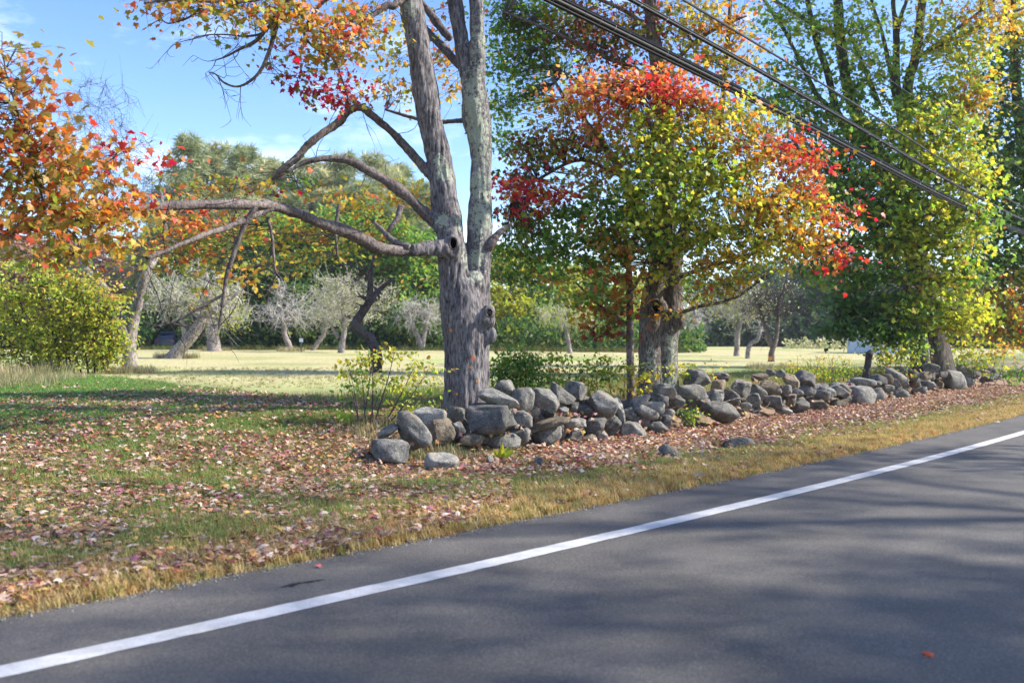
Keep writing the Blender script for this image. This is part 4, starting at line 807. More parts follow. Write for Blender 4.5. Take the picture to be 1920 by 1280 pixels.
# ------------------------------------------------------------------ trees across the road (out of the picture), whose shade falls on the asphalt
def shade_tree(x, y, hgt, seed, label):
    rng = np.random.default_rng(seed); z0 = gz(x, y)
    root = empty('roadside_tree', (x, y, z0), label, 'tree', 'trees across the road'); mb = MB(); src = []
    p, r = catmull([(x, y, z0-.1), (x+.1, y, z0+hgt*.3), (x-.2, y+.2, z0+hgt*.65), (x, y, z0+hgt*.95)], [.36, .28, .18, .05], 6); tube(mb, p, r, 12, wob=.08); src.append(p)
    tops = []
    for k in range(13):
        a = k*2.4+rng.uniform(-.3, .3); h = hgt*rng.uniform(.28, .85); L = hgt*.34*(1.15-h/hgt)+1.0
        s0 = np.array([x, y, z0+h]); e = s0+np.array([math.cos(a)*L, math.sin(a)*L, L*rng.uniform(.25, .6)])
        p, r = catmull([s0, (s0+e)/2+np.array([0, 0, .15*L]), e], [.12, .07, .02], 4); tube(mb, p, r, 6); src.append(p); tops.append(e)
    obj('trunk', mb.mesh('trunk', True), M['barkC'], root)
    lm = MB()
    for e in tops+[np.array([x, y, z0+hgt*.98])]:
        for q_ in range(3):
            c = e+rng.normal(size=3)*np.array([.9, .9, .6])
            pos, Y, Nn, sz, col, *_ = cluster(c, (1.4, 1.4, .9), 165, 'lime', .17, rng, spread=.5)
            scatter(lm, 'maple2', pos, Y, Nn, sz, col)
    obj('crown', lm.mesh('crown'), M['leaf'], root)
shade_tree(24.0, 2.8, 20.0, 31, 'roadside tree across the asphalt, the one nearest the camera, shading the road')
shade_tree(26.0, 8.2, 23.5, 32, 'tall roadside tree across the asphalt, second from the camera, shading the road')
shade_tree(30.5, 4.6, 25.0, 35, 'tall tree standing behind the two nearest ones across the asphalt, shading the road')
shade_tree(19.0, -1.5, 15.0, 34, 'low roadside tree across the asphalt behind the camera position')

# ------------------------------------------------------------------ old apple trees in the field
def d_for(u, v):
    lo, hi = 6., 140.
    for _ in range(40):
        m_ = (lo+hi)/2; x = (u-960)/F*m_
        if 640+(CH-gz(x, m_))/m_*F > v: lo = m_
        else: hi = m_
    return lo
def bare_tree(label, stems, crowns, d, seed, twr=.012, nleaf=0, pal='pale', lsize=.10, mt='apple', group='old apple trees in the field', name='apple_tree', start=.35, twm='twigpale', cat='tree'):
    rng = np.random.default_rng(seed); u0, v0 = stems[0][0][:2]
    if twr > .01: twr *= 1.35; crowns = [(a, b_, c, e, int(n*.62)) for a, b_, c, e, n in crowns]; nleaf = int(nleaf*1.2)
    x0, y0, z0 = base_at(u0, d)
    root = empty(name, (x0, y0, z0), label, cat, group); mb = MB(); nodes = []; rads = []
    for k, st in enumerate(stems):
        lst = [(u, v, d+(rng.uniform(-.5, .5) if k and i > 1 else 0), r) for i, (u, v, r) in enumerate(st)]
        p, r = px_path(lst, 5)
        if k == 0: p[0, 2] = z0-.15; r[0] *= 1.3
        tube(mb, p, r, 10, wob=.14); c = int(len(p)*start); nodes.append(p[c:]); rads.append(r[c:])
    obj('trunk', mb.mesh('trunk', True), M[mt], root)
    nodes = list(np.concatenate(nodes)); rads = list(np.concatenate(rads)); tw = MB(); ends = []
    T_ = []
    for (u, v, ru, rv, n) in crowns:
        q_ = rng.normal(size=(n, 3)); q_ /= np.linalg.norm(q_, axis=1, keepdims=True); q_ *= rng.random((n, 1))**.4
        T_.append(P(u, v, d)+q_*np.array([ru, (ru+rv)/2, rv])*d/F)
    T_ = np.concatenate(T_); NA = np.array(nodes); RA = np.array(rads)
    T_ = T_[np.argsort(np.min(np.linalg.norm(T_[:, None]-NA[None, ::3], axis=2), 1))]
    NA = list(NA); RA = list(RA); arr = np.array(NA); rar = np.array(RA)
    for i, tg in enumerate(T_):
        dd = np.linalg.norm(arr-tg, axis=1)-rar*2.; j = int(dd.argmin()); a = arr[j]; L = np.linalg.norm(tg-a)
        if L < .08: continue
        ra = min(.07, max(twr, rar[j]*.6)); mid = (a+tg)/2+rng.normal(size=3)*.11*L+np.array([0, 0, .10*L])
        p, r = catmull([a, mid, tg], [ra, ra*.8, twr*.6], 3); tube(tw, p, r, 4 if ra > .03 else 3, cap=False)
        arr = np.concatenate([arr, p[2:]]); rar = np.concatenate([rar, r[2:]]); ends.append(tg)
    # fine drooping shoots
    ends = np.array(ends); k = rng.integers(0, len(arr), len(ends)*(3 if twr > .01 else 5)); A_ = arr[k]; q_ = rng.normal(size=(len(k), 3))*.45; q_[:, 2] += rng.uniform(-.35, .25, len(k))
    sticks(tw, A_, A_+q_*rng.uniform(.5, 1.3, (len(k), 1))*min(1., d/40.), twr*.65, twr*.35)
    obj('branches', tw.mesh('branches'), M[twm], root)
    if nleaf:
        lm = MB(); k = rng.integers(0, len(A_), nleaf); pos = A_[k]+q_[k]*rng.random((nleaf, 1))+rng.normal(size=(nleaf, 3))*.12
        scatter(lm, 'oval', pos, rng.normal(size=(nleaf, 3))-np.array([0, 0, .4]), rng.normal(size=(nleaf, 3))+np.array([.2, 0, .6]), lsize*rng.uniform(.6, 1.2, nleaf), pick(pal, nleaf, rng)*rng.uniform(.7, 1.2, (nleaf, 1)))
        obj('foliage', lm.mesh('foliage'), M['leaf'], root)
    return root
bare_tree('two-stemmed grey apple tree with tall bare twigs beside the lime-leaved shrub', [[(244,695,15),(243,660,13),(238,630,13),(228,600,9),(212,570,8),(196,540,7),(170,515,7),(155,495,7),(160,470,6),(168,445,5),(175,400,3.5),(185,330,2.6)],[(242,650,11),(252,600,9),(262,555,8.5),(270,520,8),(285,495,7),(298,470,6),(310,430,4),(300,350,2.6)]],
 [(185,230,85,90,150),(230,330,100,90,170),(290,420,70,60,80),(150,430,60,40,40),(120,330,50,60,40)], d_for(244, 692), 301, .0065, 120, 'lime', .08, mt='apple', twm='twig')
bare_tree('leaning apple trunk split open, bent toward a pale hollow one', [[(322,676,15),(332,660,13),(350,640,12),(372,612,11),(388,580,8),(392,550,5),(386,510,3)],[(352,636,9),(340,600,4),(320,560,3)],[(378,600,7),(420,570,4),(450,545,3)]],
 [(350,545,85,55,190),(420,560,60,50,120),(300,560,50,45,70)], d_for(322, 672), 302, .011, 1500, 'pale', .12)
bare_tree('fat pale fluted apple stump-like trunk behind the leaning one', [[(402,660,14),(400,640,12),(398,622,11),(392,606,9),(385,590,6)],[(403,625,8),(415,600,5),(425,575,3)]],
 [(410,580,58,45,130),(440,590,40,34,60)], d_for(402, 658), 303, .013, 900, 'lime', .14)
bare_tree('white bare apple tree with a wiry crown against the dark woods', [[(543,660,7),(541,645,6),(534,628,5),(531,606,4.5),(528,585,3.5),(524,560,2.6),(523,525,2)]],
 [(528,585,48,32,170),(545,560,40,30,60),(522,545,22,30,40),(500,590,30,16,50)], d_for(543, 658), 304, .014)
bare_tree('crooked apple tree leaning right, just right of the white bare one', [[(586,658,5),(594,645,4.5),(606,628,4.2),(610,606,3.6),(606,590,2.6)]], [(600,590,50,34,150),(625,575,44,38,110),(570,600,34,22,50)], d_for(586, 657), 305, .013, 700, 'pale', .13)
bare_tree('broad apple tree with a yellowish crown and stub at its foot', [[(640,662,7),(642,640,5.5),(646,615,5),(644,580,4.5),(642,550,3.6),(640,525,2.6)],[(634,634,4),(624,615,3),(615,600,2)]],
 [(645,560,75,50,220),(690,560,55,46,130),(610,545,45,36,90)], d_for(640, 661), 306, .013, 2200, 'pale', .14)
bare_tree('forked white apple tree with drooping twigs close to the big trunk', [[(791,659,6.5),(788,640,5.5),(778,620,5),(770,605,4),(765,580,3)],[(792,655,4.5),(796,625,4.2),(800,605,3.4),(805,580,2.4)]],
 [(790,585,46,36,190),(760,590,34,32,90),(815,600,26,34,90)], d_for(791, 657), 307, .014, 300, 'pale', .12)
bare_tree('thin pale apple tree standing behind the main trunk, left of the sapling', [[(966,655,4),(971,635,3.6),(972,618,3.2),(966,600,2.4)]], [(960,600,42,28,140),(985,590,34,28,80)], d_for(966, 655), 308, .014, 700, 'pale', .15)
bare_tree('short leaning pale trunk with thin crown seen between trunk and sapling', [[(1069,664,5),(1067,650,4.2),(1065,635,4),(1060,610,2.6)]], [(1050,590,44,26,120),(1085,595,40,28,100)], d_for(1069, 662), 309, .013, 900, 'yellowgreen', .14)
bare_tree('twin-stemmed white apple tree right of the hollow maple', [[(1297,658,5),(1299,640,4.6),(1304,615,4.4),(1305,596,3.6),(1300,575,2.4)],[(1299,650,3.6),(1305,630,3.2),(1308,605,2.6)]], [(1300,605,36,26,170),(1300,575,44,28,110)], d_for(1297, 656), 310, .014, 200, 'pale', .14)
bare_tree('upright brown apple tree with a spreading yellowish crown in the field', [[(1381,668,5.5),(1382,645,5),(1384,620,4.8),(1392,595,3.4),(1400,570,2.4)],[(1383,622,3.4),(1372,600,2.6),(1362,580,2)]], [(1385,575,60,36,200),(1410,560,44,34,110),(1350,580,30,26,60)], d_for(1381, 667), 311, .012, 900, 'yellowgreen', .12)
bare_tree('hooked bare apple trunk bending right between two field trees', [[(1402,674,5),(1403,655,4.6),(1410,642,4.2),(1420,637,3.6),(1424,620,2.4),(1423,605,1.6)]], [(1428,608,18,22,30)], d_for(1402, 672), 312, .012)
bare_tree('dark V-stemmed apple tree with an orange tag low on its trunk', [[(1446,680,6.5),(1447,660,5.5),(1455,635,4.2),(1459,600,3.6),(1460,570,3.4),(1470,540,2.4),(1478,510,1.6)],[(1449,648,4.2),(1440,625,4),(1430,600,3.6),(1424,575,3),(1415,550,2)],[(1447,650,4),(1438,636,3.4),(1434,628,2.4)]], [(1460,560,56,46,150),(1420,570,40,34,70)], d_for(1446, 678), 313, .010, 300, 'pale', .10, mt='limb', twm='twig')
bare_tree('dead crooked tree with two black limbs rising behind the leafy roadside shrub', [[(705,700,11),(706,670,11),(697,640,10),(676,620,10),(667,608,9.5),(676,590,8.5),(690,570,7.5),(694,545,6),(696,510,5),(702,480,3.6)],[(688,577,6),(700,556,5.5),(715,540,4.6),(728,530,3.6),(741,520,2.6)],[(692,560,2.6),(694,540,2.2),(685,515,2),(665,500,1.8),(640,496,1.4),(610,502,1)]], [(690,560,40,30,24),(670,520,40,30,14)], d_for(705, 698), 314, .006, mt='barkdark', twm='twig', group='dead trees by the lawn', name='dead_tree')

# ------------------------------------------------------------------ woods behind the field
def tuft_proto():
    V = []; Fc = []; r = np.random.default_rng(3)
    for k in range(9):
        a = k*2.4; e = .25+.55*r.random(); dr = np.array([math.cos(a)*math.cos(e), math.sin(a)*math.cos(e), math.sin(e)]); sd = np.cross(dr, r.normal(size=3)); sd /= np.linalg.norm(sd)
        n = len(V); V += [-sd*.055, sd*.055, dr*1.0]; Fc.append([n, n+1, n+2])
    V = np.array(V); return np.stack([V[:, 0], V[:, 2], V[:, 1]], 1), np.array(Fc)
PROTO['tuft'] = tuft_proto()
def pine_proto(seed, H_=16., pal=((.32, .36, .18), (.42, .43, .23), (.22, .28, .15))):
    rng = np.random.default_rng(seed); tr = MB(); br = MB(); cr = MB()
    p, r = catmull([(0, 0, -.3), (.1, 0, H_*.4), (-.05, .05, H_*.75), (0, 0, H_)], [.30, .22, .11, .02], 6); tube(tr, p, r, 9)
    z = H_*.12; TP = []; TY = []
    while z < H_-.3:
        f_ = z/H_; L0 = (3.9*(1-f_)**.62+.45)*(1. if f_ > .3 else .85)
        for k in range(5+int(rng.integers(0, 2))):
            a = rng.uniform(0, 6.283); L = L0*rng.uniform(.6, 1.15); el = .08+.5*f_
            s0 = np.array([0, 0, z+rng.uniform(-.15, .15)]); dr = np.array([math.cos(a), math.sin(a), 0])
            e1 = s0+dr*L*.55+np.array([0, 0, L*el*.5]); e2 = s0+dr*L+np.array([0, 0, L*(el+.22)])
            q_, rr_ = catmull([s0, e1, e2], [.05, .03, .008], 3); tube(br, q_, rr_, 3, cap=False)
            n = int(9+20*L/3.5); w = rng.random(n)**.7
            base = np.where((w < .5)[:, None], s0+(e1-s0)*(w*2)[:, None], e1+(e2-e1)*((w-.5)*2)[:, None])
            side = np.cross(dr, [0, 0, 1]); off = rng.normal(size=n)*.26*L*(.4+.6*w)
            TP.append(base+side*off[:, None]+np.array([0, 0, 1])*rng.normal(size=(n, 1))*.10); TY.append(dr*.6+side*np.sign(off)[:, None]*.5+np.array([0, 0, .75])+rng.normal(size=(n, 3))*.2)
        z += .62+.25*rng.random()
    TP = np.concatenate(TP); TY = np.concatenate(TY); n = len(TP); c = np.array(pal)[rng.integers(0, len(pal), n)]*rng.uniform(.75, 1.25, (n, 1))
    scatter(cr, 'tuft', TP, TY, rng.normal(size=(n, 3)), rng.uniform(.5, .85, n), c)
    return tr.mesh('trunk', True), br.mesh('branches'), cr.mesh('crown')
def leafy_proto(seed, H_, pal, wid, n=5600, lsz=.40, low=.10):
    rng = np.random.default_rng(seed); tr = MB(); cr = MB(); br = MB()
    p, r = catmull([(0, 0, -.3), (.15, .1, H_*.35), (-.1, 0, H_*.7), (0, 0, H_*.95)], [.20, .15, .08, .02], 5); tube(tr, p, r, 8)
    K = 26
    for k in range(K):
        f_ = low+(1-low)*(k+rng.random())/K; rr_ = wid*math.sin(math.pi*min(.93, .12+.82*(f_-low)/(1-low)))**.7; a = k*2.4+rng.uniform(-.4, .4); q_ = rng.random()**.5
        c = np.array([math.cos(a)*rr_*q_, math.sin(a)*rr_*q_, H_*f_]); s0 = np.array([0, 0, max(H_*.12, c[2]-rr_*.6)])
        pp, rd = catmull([s0, (s0+c)/2+rng.normal(size=3)*.2, c], [.06, .04, .01], 3); tube(br, pp, rd, 4, cap=False)
        pos, Y, Nn, sz, col, *_ = cluster(c, (wid*.42, wid*.42, wid*.30), n//K, pal, lsz, rng, spread=.55, per=9)
        scatter(cr, 'oval', pos, Y, Nn, sz, col)
    return tr.mesh('trunk', True), br.mesh('branches'), cr.mesh('crown')
PM = {'pine1': (pine_proto(1), 16., 'needle', 'pinebark'), 'pine2': (pine_proto(2, 16., ((.42, .43, .22), (.52, .50, .28), (.29, .33, .17))), 16., 'needle', 'pinebark'),
      'green': (leafy_proto(3, 10., 'green', 3.0), 10., 'leaf', 'barkC'), 'dark': (leafy_proto(4, 10., 'dgreen', 3.2), 10., 'leaf', 'barkC'), 'lime': (leafy_proto(5, 10., 'yellowgreen', 2.8), 10., 'leaf', 'barkC'),
      'rose': (leafy_proto(6, 10., 'rose', 3.4, 5200, .34), 10., 'leaf', 'apple'), 'far': (leafy_proto(7, 10., 'far', 3.4, 4200), 10., 'leaf', 'barkC')}
def wood(kind, u, d, vtop, label, wide=1., group=None):
    (a, b_, c), H0, lm, bm_ = PM[kind]; x, y, z = base_at(u, d); hgt = CH+(640-vtop)/F*d-z
    nm = {'pine1': 'pine_tree', 'pine2': 'pine_tree'}.get(kind, 'woodland_tree')
    r = empty(nm, (x, y, z), label, 'pine' if 'pine' in nm else 'tree', group or ('pines at the field edge' if 'pine' in nm else 'woodland trees behind the field'))
    k = hgt/H0; r.scale = (k*wide, k*wide, k); r.rotation_euler = (0, 0, (u*.37) % 6.28)
    for n_, me, mt in (('trunk', a, bm_), ('branches', b_, bm_), ('crown', c, lm)): obj(n_, me, M[mt], r, keep=False)
wood('pine1', 352, 82, 266, 'tallest pine of the row, leftmost against the blue sky', 1.05)
wood('pine2', 404, 86, 276, 'pale pine just right of the tallest pine')
wood('pine1', 462, 84, 284, 'third pine from the left on the skyline')
wood('pine2', 515, 88, 298, 'pine in the dip of the skyline under the bent limb', 1.25)
wood('pine2', 585, 86, 302, 'pale pine below the crook of the bent limb', 1.25)
wood('pine1', 646, 86, 298, 'pine seen through the angle of the two upper limbs', 1.1)
wood('pine2', 706, 84, 296, 'pale pine close left of the big forked trunk, left of its twin')
wood('pine1', 752, 88, 318, 'pine touching the left edge of the big forked trunk')
wood('pine2', 436, 79, 345, 'shorter pale pine in front of the skyline pines, left one', 1.3)
wood('pine1', 545, 80, 372, 'shorter pine behind the white bare apple tree', 1.4)
wood('pine2', 622, 80, 362, 'shorter pale pine behind the crooked apple tree', 1.4)
wood('pine1', 684, 80, 352, 'shorter pine above the broad yellowish apple crown', 1.4)
wood('pine1', 790, 80, 350, 'shorter pine peeking out left of the big trunk above the limb', 1.4)
wood('pine1', 300, 84, 400, 'pine half hidden behind the orange leaves at left', 1.4)
wood('dark', 470, 74, 470, 'dark leafy tree behind the white bare apple tree, left of it', 1.2)
wood('dark', 545, 73, 480, 'dark leafy tree right behind the white bare apple tree', 1.2)
wood('green', 610, 76, 450, 'mid-green tree behind the crooked apple tree', 1.1)
wood('dark', 690, 76, 470, 'dark tree behind the broad yellowish apple crown', 1.2)
wood('green', 765, 74, 430, 'bright green tree filling the gap left of the big trunk', 1.2)
wood('dark', 815, 78, 440, 'dark tree directly behind the big trunk', 1.1)
wood('green', 352, 79, 425, 'leafy green tree below the tallest pine', 1.3)
wood('lime', 432, 77, 440, 'lime leafy tree below the second skyline pine', 1.2)
wood('green', 505, 77, 410, 'leafy green tree below the third skyline pine', 1.3)
wood('lime', 583, 78, 415, 'lime leafy tree between the white bare and crooked apple trees', 1.2)
wood('green', 655, 78, 395, 'leafy green tree above the broad yellowish apple crown', 1.3)
wood('lime', 725, 78, 410, 'lime leafy tree left of the bright green one by the big trunk', 1.2)
wood('dark', 300, 76, 560, 'low dark tree behind the parked car', 1.5)
wood('dark', 400, 76, 540, 'low dark tree behind the fat pale apple trunk', 1.4)
wood('rose', 50, 92, 452, 'dusty rose tree on the far left skyline', 2.2)
wood('rose', 130, 95, 446, 'dusty rose tree second from the left on the skyline', 2.2)
wood('rose', 215, 92, 455, 'dusty rose tree behind the grey two-stemmed apple tree', 2.2)
for k_, (u_, kd_, vt_) in enumerate([(-60, 'rose', 455), (-190, 'green', 430), (-330, 'dark', 420), (-480, 'rose', 440), (-640, 'green', 420), (-820, 'dark', 410)]):
    wood(kd_, u_, 88., vt_, 'far wood-edge tree beyond the left picture edge, '+['first', 'second', 'third', 'fourth', 'fifth', 'sixth'][k_]+' from the shrub', 2.0, 'wood edge trees beyond the left edge')
wood('lime', 940, 76, 470, 'pale lime tree just right of the big trunk at the wood edge', 1.1)
wood('green', 1000, 78, 480, 'green wood-edge tree behind the thin pale apple tree', 1.2)
wood('lime', 1062, 80, 500, 'lime wood-edge tree left of the sapling', 1.2)
wood('green', 1120, 84, 490, 'green wood-edge tree between the sapling and the thin apple tree', 1.2)
wood('lime', 1185, 88, 520, 'yellow-green wood-edge tree right behind the slim sapling', 1.2)
wood('green', 1250, 96, 505, 'green wood-edge tree hidden behind the hollow trunk', 1.2)
for i, (u, vt, kd, lb) in enumerate([(1300, 520, 'far', 'behind the twin-stemmed white apple tree'), (1352, 528, 'lime', 'pale yellow, left of the upright brown apple tree'), (1398, 505, 'far', 'behind the upright brown apple tree'), (1445, 498, 'far', 'behind the dark V-stemmed apple tree'), (1490, 492, 'far', 'right of the dark V-stemmed apple tree'), (1532, 500, 'lime', 'pale green in the dark row left of the white house'), (1572, 488, 'far', 'at the left end of the white house'), (1620, 500, 'far', 'behind the white house'), (1680, 495, 'far', 'behind the white house gable'), (1750, 500, 'far', 'behind the fluted trunk'), (1830, 500, 'far', 'behind the yellow weeds')]):
    wood(kd, u, 122+(i % 3)*4, vt, 'distant wood-edge tree '+lb, 1.35, 'distant trees across the field')
# undergrowth along the wood edge
rng = np.random.default_rng(77); ug = MB()
for (u0, u1, d0, hmax, n, pal) in [(230, 1320, 70, 3.2, 9000, 'dgreen'), (1270, 1950, 116, 5.0, 5000, 'far'), (-60, 330, 80, 5., 3500, 'rose'), (-900, 60, 84, 5., 4500, 'dgreen'), (300, 1300, 88, 7.0, 9000, 'dgreen'), (1270, 1950, 132, 9., 5000, 'far')]:
    u = rng.uniform(u0, u1, n); d = d0+rng.uniform(0, 7, n); x = (u-960)/F*d; h = hmax*rng.random(n)**1.2*(.35+.9*n2(u/60., u*0, 1., 9))
    keep_ = ~((u > 286) & (u < 332) & (d < 77)); u, d, x, h = u[keep_], d[keep_], x[keep_], h[keep_]; n = len(u)
    pos = np.stack([x, d, ground_z(x, d)+h], 1); scatter(ug, 'oval', pos, rng.normal(size=(n, 3)), rng.normal(size=(n, 3))+np.array([.2, -.3, .5]), rng.uniform(.3, .65, n)*d0/75, pick(pal, n, rng)*rng.uniform(.6, 1.1, (n, 1)))
tag(obj('undergrowth', ug.mesh('undergrowth'), M['leaf']), 'dark tangled undergrowth along the wood edge', 'undergrowth', kind='stuff')
# pale brush heap line in front of the far trees
rng = np.random.default_rng(78); ug = MB(); n = 900; u = rng.uniform(1470, 1610, n); d = 100+rng.uniform(0, 6, n); x = (u-960)/F*d; h = 1.1*rng.random(n)**1.8*(.3+1.4*n2(u/14., u*0, 1., 19))
scatter(ug, 'oval', np.stack([x, d, ground_z(x, d)+h], 1), rng.normal(size=(n, 3)), rng.normal(size=(n, 3)), rng.uniform(.2, .45, n), pick('pale', n, rng)*.8); tag(obj('undergrowth', ug.mesh('undergrowth'), M['leaf']), 'pale dry brush along the far edge of the field left of the house', 'undergrowth', kind='stuff')

# ------------------------------------------------------------------ house, parked car, marker
M['siding'] = plain('siding_pale_blue', (.62, .70, .80), .6); M['trimwhite'] = plain('trim_white', (.80, .80, .79), .5); M['roof'] = plain('roof_shingle', (.16, .165, .18), .9); M['glass'] = plain('window_glass', (.03, .035, .04), .08)
hx, hy, hz_ = base_at(1662, 74); H_ = empty('house', (hx, hy, hz_), 'low pale house behind the field, half hidden by the far tree', 'house')
mb = MB(); mb.box((hx, hy, hz_+.8), (4.2, 6, 2.0)); obj('wall', mb.mesh('wall'), M['siding'], H_)
V = np.array([(hx-2.3, hy-3.3, hz_+1.78), (hx+2.3, hy-3.3, hz_+1.78), (hx+2.3, hy+3.3, hz_+1.78), (hx-2.3, hy+3.3, hz_+1.78), (hx-2.3, hy, hz_+3.3), (hx+2.3, hy, hz_+3.3)])
obj('roof', mesh_np('roof', V, [np.array([[0, 1, 5, 4], [2, 3, 4, 5], [0, 3, 2, 1]]), np.array([[0, 4, 3], [1, 2, 5]])]), M['roof'], H_)
for dx in (-1.3, .1):
    mb = MB(); mb.box((hx+dx, hy-3.02, hz_+1.05), (.85, .08, .9)); w_ = obj('window', mb.mesh('window'), M['trimwhite'], H_)
    mb = MB(); mb.box((hx+dx, hy-3.065, hz_+1.05), (.68, .03, .74)); p_ = obj('pane', mb.mesh('pane'), M['glass']); p_.parent = w_; p_.matrix_parent_inverse = w_.matrix_basis.inverted() @ Matrix.Translation(-Vector(H_.location)) if False else Matrix.Translation(-Vector(H_.location))
    p_.matrix_parent_inverse = Matrix.Identity(4)
mb = MB(); mb.box((hx+1.25, hy-3.03, hz_+.85), (.8, .09, 1.7)); obj('door', mb.mesh('door'), M['trimwhite'], H_)
mb = MB(); mb.box((hx+2.04, hy-3.05, hz_+.8), (.16, .1, 1.96)); obj('corner_board', mb.mesh('corner_board'), M['trimwhite'], H_)

dk = 72.; cx, cy, cz = base_at(309, dk)
CR = empty('parked_car', (cx, cy, cz), 'dark blue car parked in the shade at the wood edge, seen from behind', 'car')
M['carpaint'] = plain('car_paint', (.03, .045, .09), .3); M['tyre'] = plain('tyre_rubber', (.02, .02, .02), .8); M['lamp'] = plain('tail_lamp', (.35, .03, .03), .3)
def loft(secs):
    mb = MB(); n = len(secs[0]); V = np.concatenate(secs); q_ = []
    for i in range(len(secs)-1):
        for j in range(n): q_.append([i*n+j, i*n+(j+1) % n, (i+1)*n+(j+1) % n, (i+1)*n+j])
    mb.add(V, [np.array(q_)]); c0 = secs[0].mean(0); c1 = secs[-1].mean(0)
    V2 = np.concatenate([secs[0], [c0], secs[-1], [c1]]); f3 = [[n, (j+1) % n, j] for j in range(n)]+[[2*n+1, n+1+j, n+1+(j+1) % n] for j in range(n)]
    mb.add(V2, [np.array(f3)]); return mb
def sec(y, w, z0, z1, rd=.12):
    a = np.array([(-w+rd, z0), (w-rd, z0), (w, z0+rd), (w, z1-rd), (w-rd, z1), (-w+rd, z1), (-w, z1-rd), (-w, z0+rd)]); return np.column_stack([cx+a[:, 0], np.full(8, cy+y), cz+a[:, 1]])
obj('body', loft([sec(0, .78, .38, .80), sec(.15, .86, .28, .92), sec(1.2, .88, .25, .93), sec(3.0, .88, .25, .90), sec(4.0, .84, .28, .78), sec(4.2, .75, .36, .68)]).mesh('body', True), M['carpaint'], CR)
obj('cabin', loft([sec(.25, .72, .85, 1.05), sec(.7, .68, .85, 1.42), sec(2.0, .68, .85, 1.45), sec(2.9, .70, .85, .98)]).mesh('cabin', True), M['carpaint'], CR)
mb = MB(); mb.box((cx, cy+.42, cz+1.17), (1.16, .03, .34), Matrix.Rotation(.87, 3, 'X')); obj('rear_window', mb.mesh('rear_window'), M['glass'], CR)
for sx in (-1, 1):
    mb = MB(); mb.box((cx+sx*.62, cy-.005, cz+.68), (.24, .06, .13)); obj('tail_light', mb.mesh('tail_light'), M['lamp'], CR)
    for yy in (.8, 3.3):
        mb = MB(); tube(mb, np.array([(cx+sx*.72, cy+yy, cz+.31), (cx+sx*.90, cy+yy, cz+.31)]), np.array([.31, .31]), 18); obj('wheel', mb.mesh('wheel'), M['tyre'], CR)
mb = MB(); mb.box((cx, cy-.02, cz+.45), (1.5, .08, .14)); obj('bumper', mb.mesh('bumper'), M['carpaint'], CR)

dk = d_for(565, 660); mx_, my_, mz_ = base_at(565, dk)
MK = empty('marker_post', (mx_, my_, mz_), 'tiny white marker on a stake left of the white bare apple tree', 'marker')
mb = MB(); mb.box((mx_, my_, mz_+.4), (.05, .05, .9)); obj('stake', mb.mesh('stake'), M['apple'], MK)
mb = MB(); mb.box((mx_, my_-.045, mz_+.78), (.24, .03, .24)); obj('plate', mb.mesh('plate'), M['trimwhite'], MK)
# orange tag at the V-stemmed apple tree
dk = d_for(1446, 678)-.4; tx, ty, tz = base_at(1444, dk); M['tag'] = plain('tag_orange', (.6, .25, .05), .6)
mb = MB(); mb.box((tx, ty, tz+.18), (.2, .05, .16)); mb.box((tx, ty+.02, tz+.05), (.03, .03, .3)); tag(obj('field_tag', mb.mesh('field_tag'), M['tag']), 'small orange tag at the foot of the dark V-stemmed apple tree', 'tag')

# ------------------------------------------------------------------ overhead cables and their poles
M['cable'] = plain('cable_black', (.008, .008, .009), .55, 0., .2); M['wire'] = plain('cable_grey', (.07, .07, .074), .5, .3); M['pole'] = bark_material('pole_wood', (.06, .05, .04), (.17, .14, .11), lich=False, vs=(14, 14, .5))
def wire_curve(a, b, sag=.0014, s0=-11., s1=None, n=140):
    sa, ta = to_st(a[0], a[1]); sb, tb_ = to_st(b[0], b[1]); s1 = s1 or 50.; s = np.linspace(s0, s1, n); w = (s-sa)/(sb-sa); t = ta+(tb_-ta)*w
    x, y = to_xy(s, t); z = a[2]+(b[2]-a[2])*w+sag*(s-sa)*(s-sb); return np.stack([x, y, z], 1)
def bundle(label, a, b, strands, lash):
    c = wire_curve(a, b); root = empty('utility_cable', tuple(c[0]), label, 'cable', 'overhead utility cables')
    for (dx, dz, r, mt) in strands:
        mb = MB(); tube(mb, c+np.array([dx*.7, -dx*.7, dz]), np.full(len(c), r), 8); obj('cable', mb.mesh('cable', True), M[mt], root)
    if lash:
        s = np.linspace(0, 1, 2600); cc = np.stack([np.interp(s, np.linspace(0, 1, len(c)), c[:, i]) for i in range(3)], 1); ph = s*2*np.pi*190
        mb = MB(); tube(mb, cc+lash*np.stack([np.cos(ph)*.7, -np.cos(ph)*.7, np.sin(ph)*1.25], 1)+np.array([0, 0, -.01]), np.full(len(cc), .0022), 3, cap=False); obj('lashing_wire', mb.mesh('lashing_wire'), M['wire'], root)
def wp(u, v, t):
    d = depth_at(u, t); return P(u, v, d)
bundle('thickest lowest black cable bundle with spiral lashing wire', wp(1035, -2, 2.85), wp(1920, 437, 2.85), [(0, 0, .036, 'cable'), (.012, .055, .02, 'cable'), (-.012, -.05, .024, 'cable'), (.02, .082, .008, 'wire')], .066)
bundle('middle black cable bundle above the thickest one', wp(1178, -2, 2.6), wp(1920, 414, 2.6), [(0, 0, .027, 'cable'), (.008, .038, .012, 'cable'), (0, .052, .005, 'wire')], .034)
bundle('third cable from below, thinner, with a bright strand', wp(1276, -2, 2.55), wp(1920, 390, 2.55), [(0, 0, .013, 'cable'), (.005, .020, .006, 'wire')], 0)
bundle('thin single grey wire high above the others', wp(1440, -2, 2.4), wp(1920, 318, 2.4), [(0, 0, .005, 'wire')], 0)
bundle('thinnest single wire, topmost at the right edge', wp(1700, 55, 2.3), wp(1920, 205, 2.3), [(0, 0, .0042, 'wire')], 0)
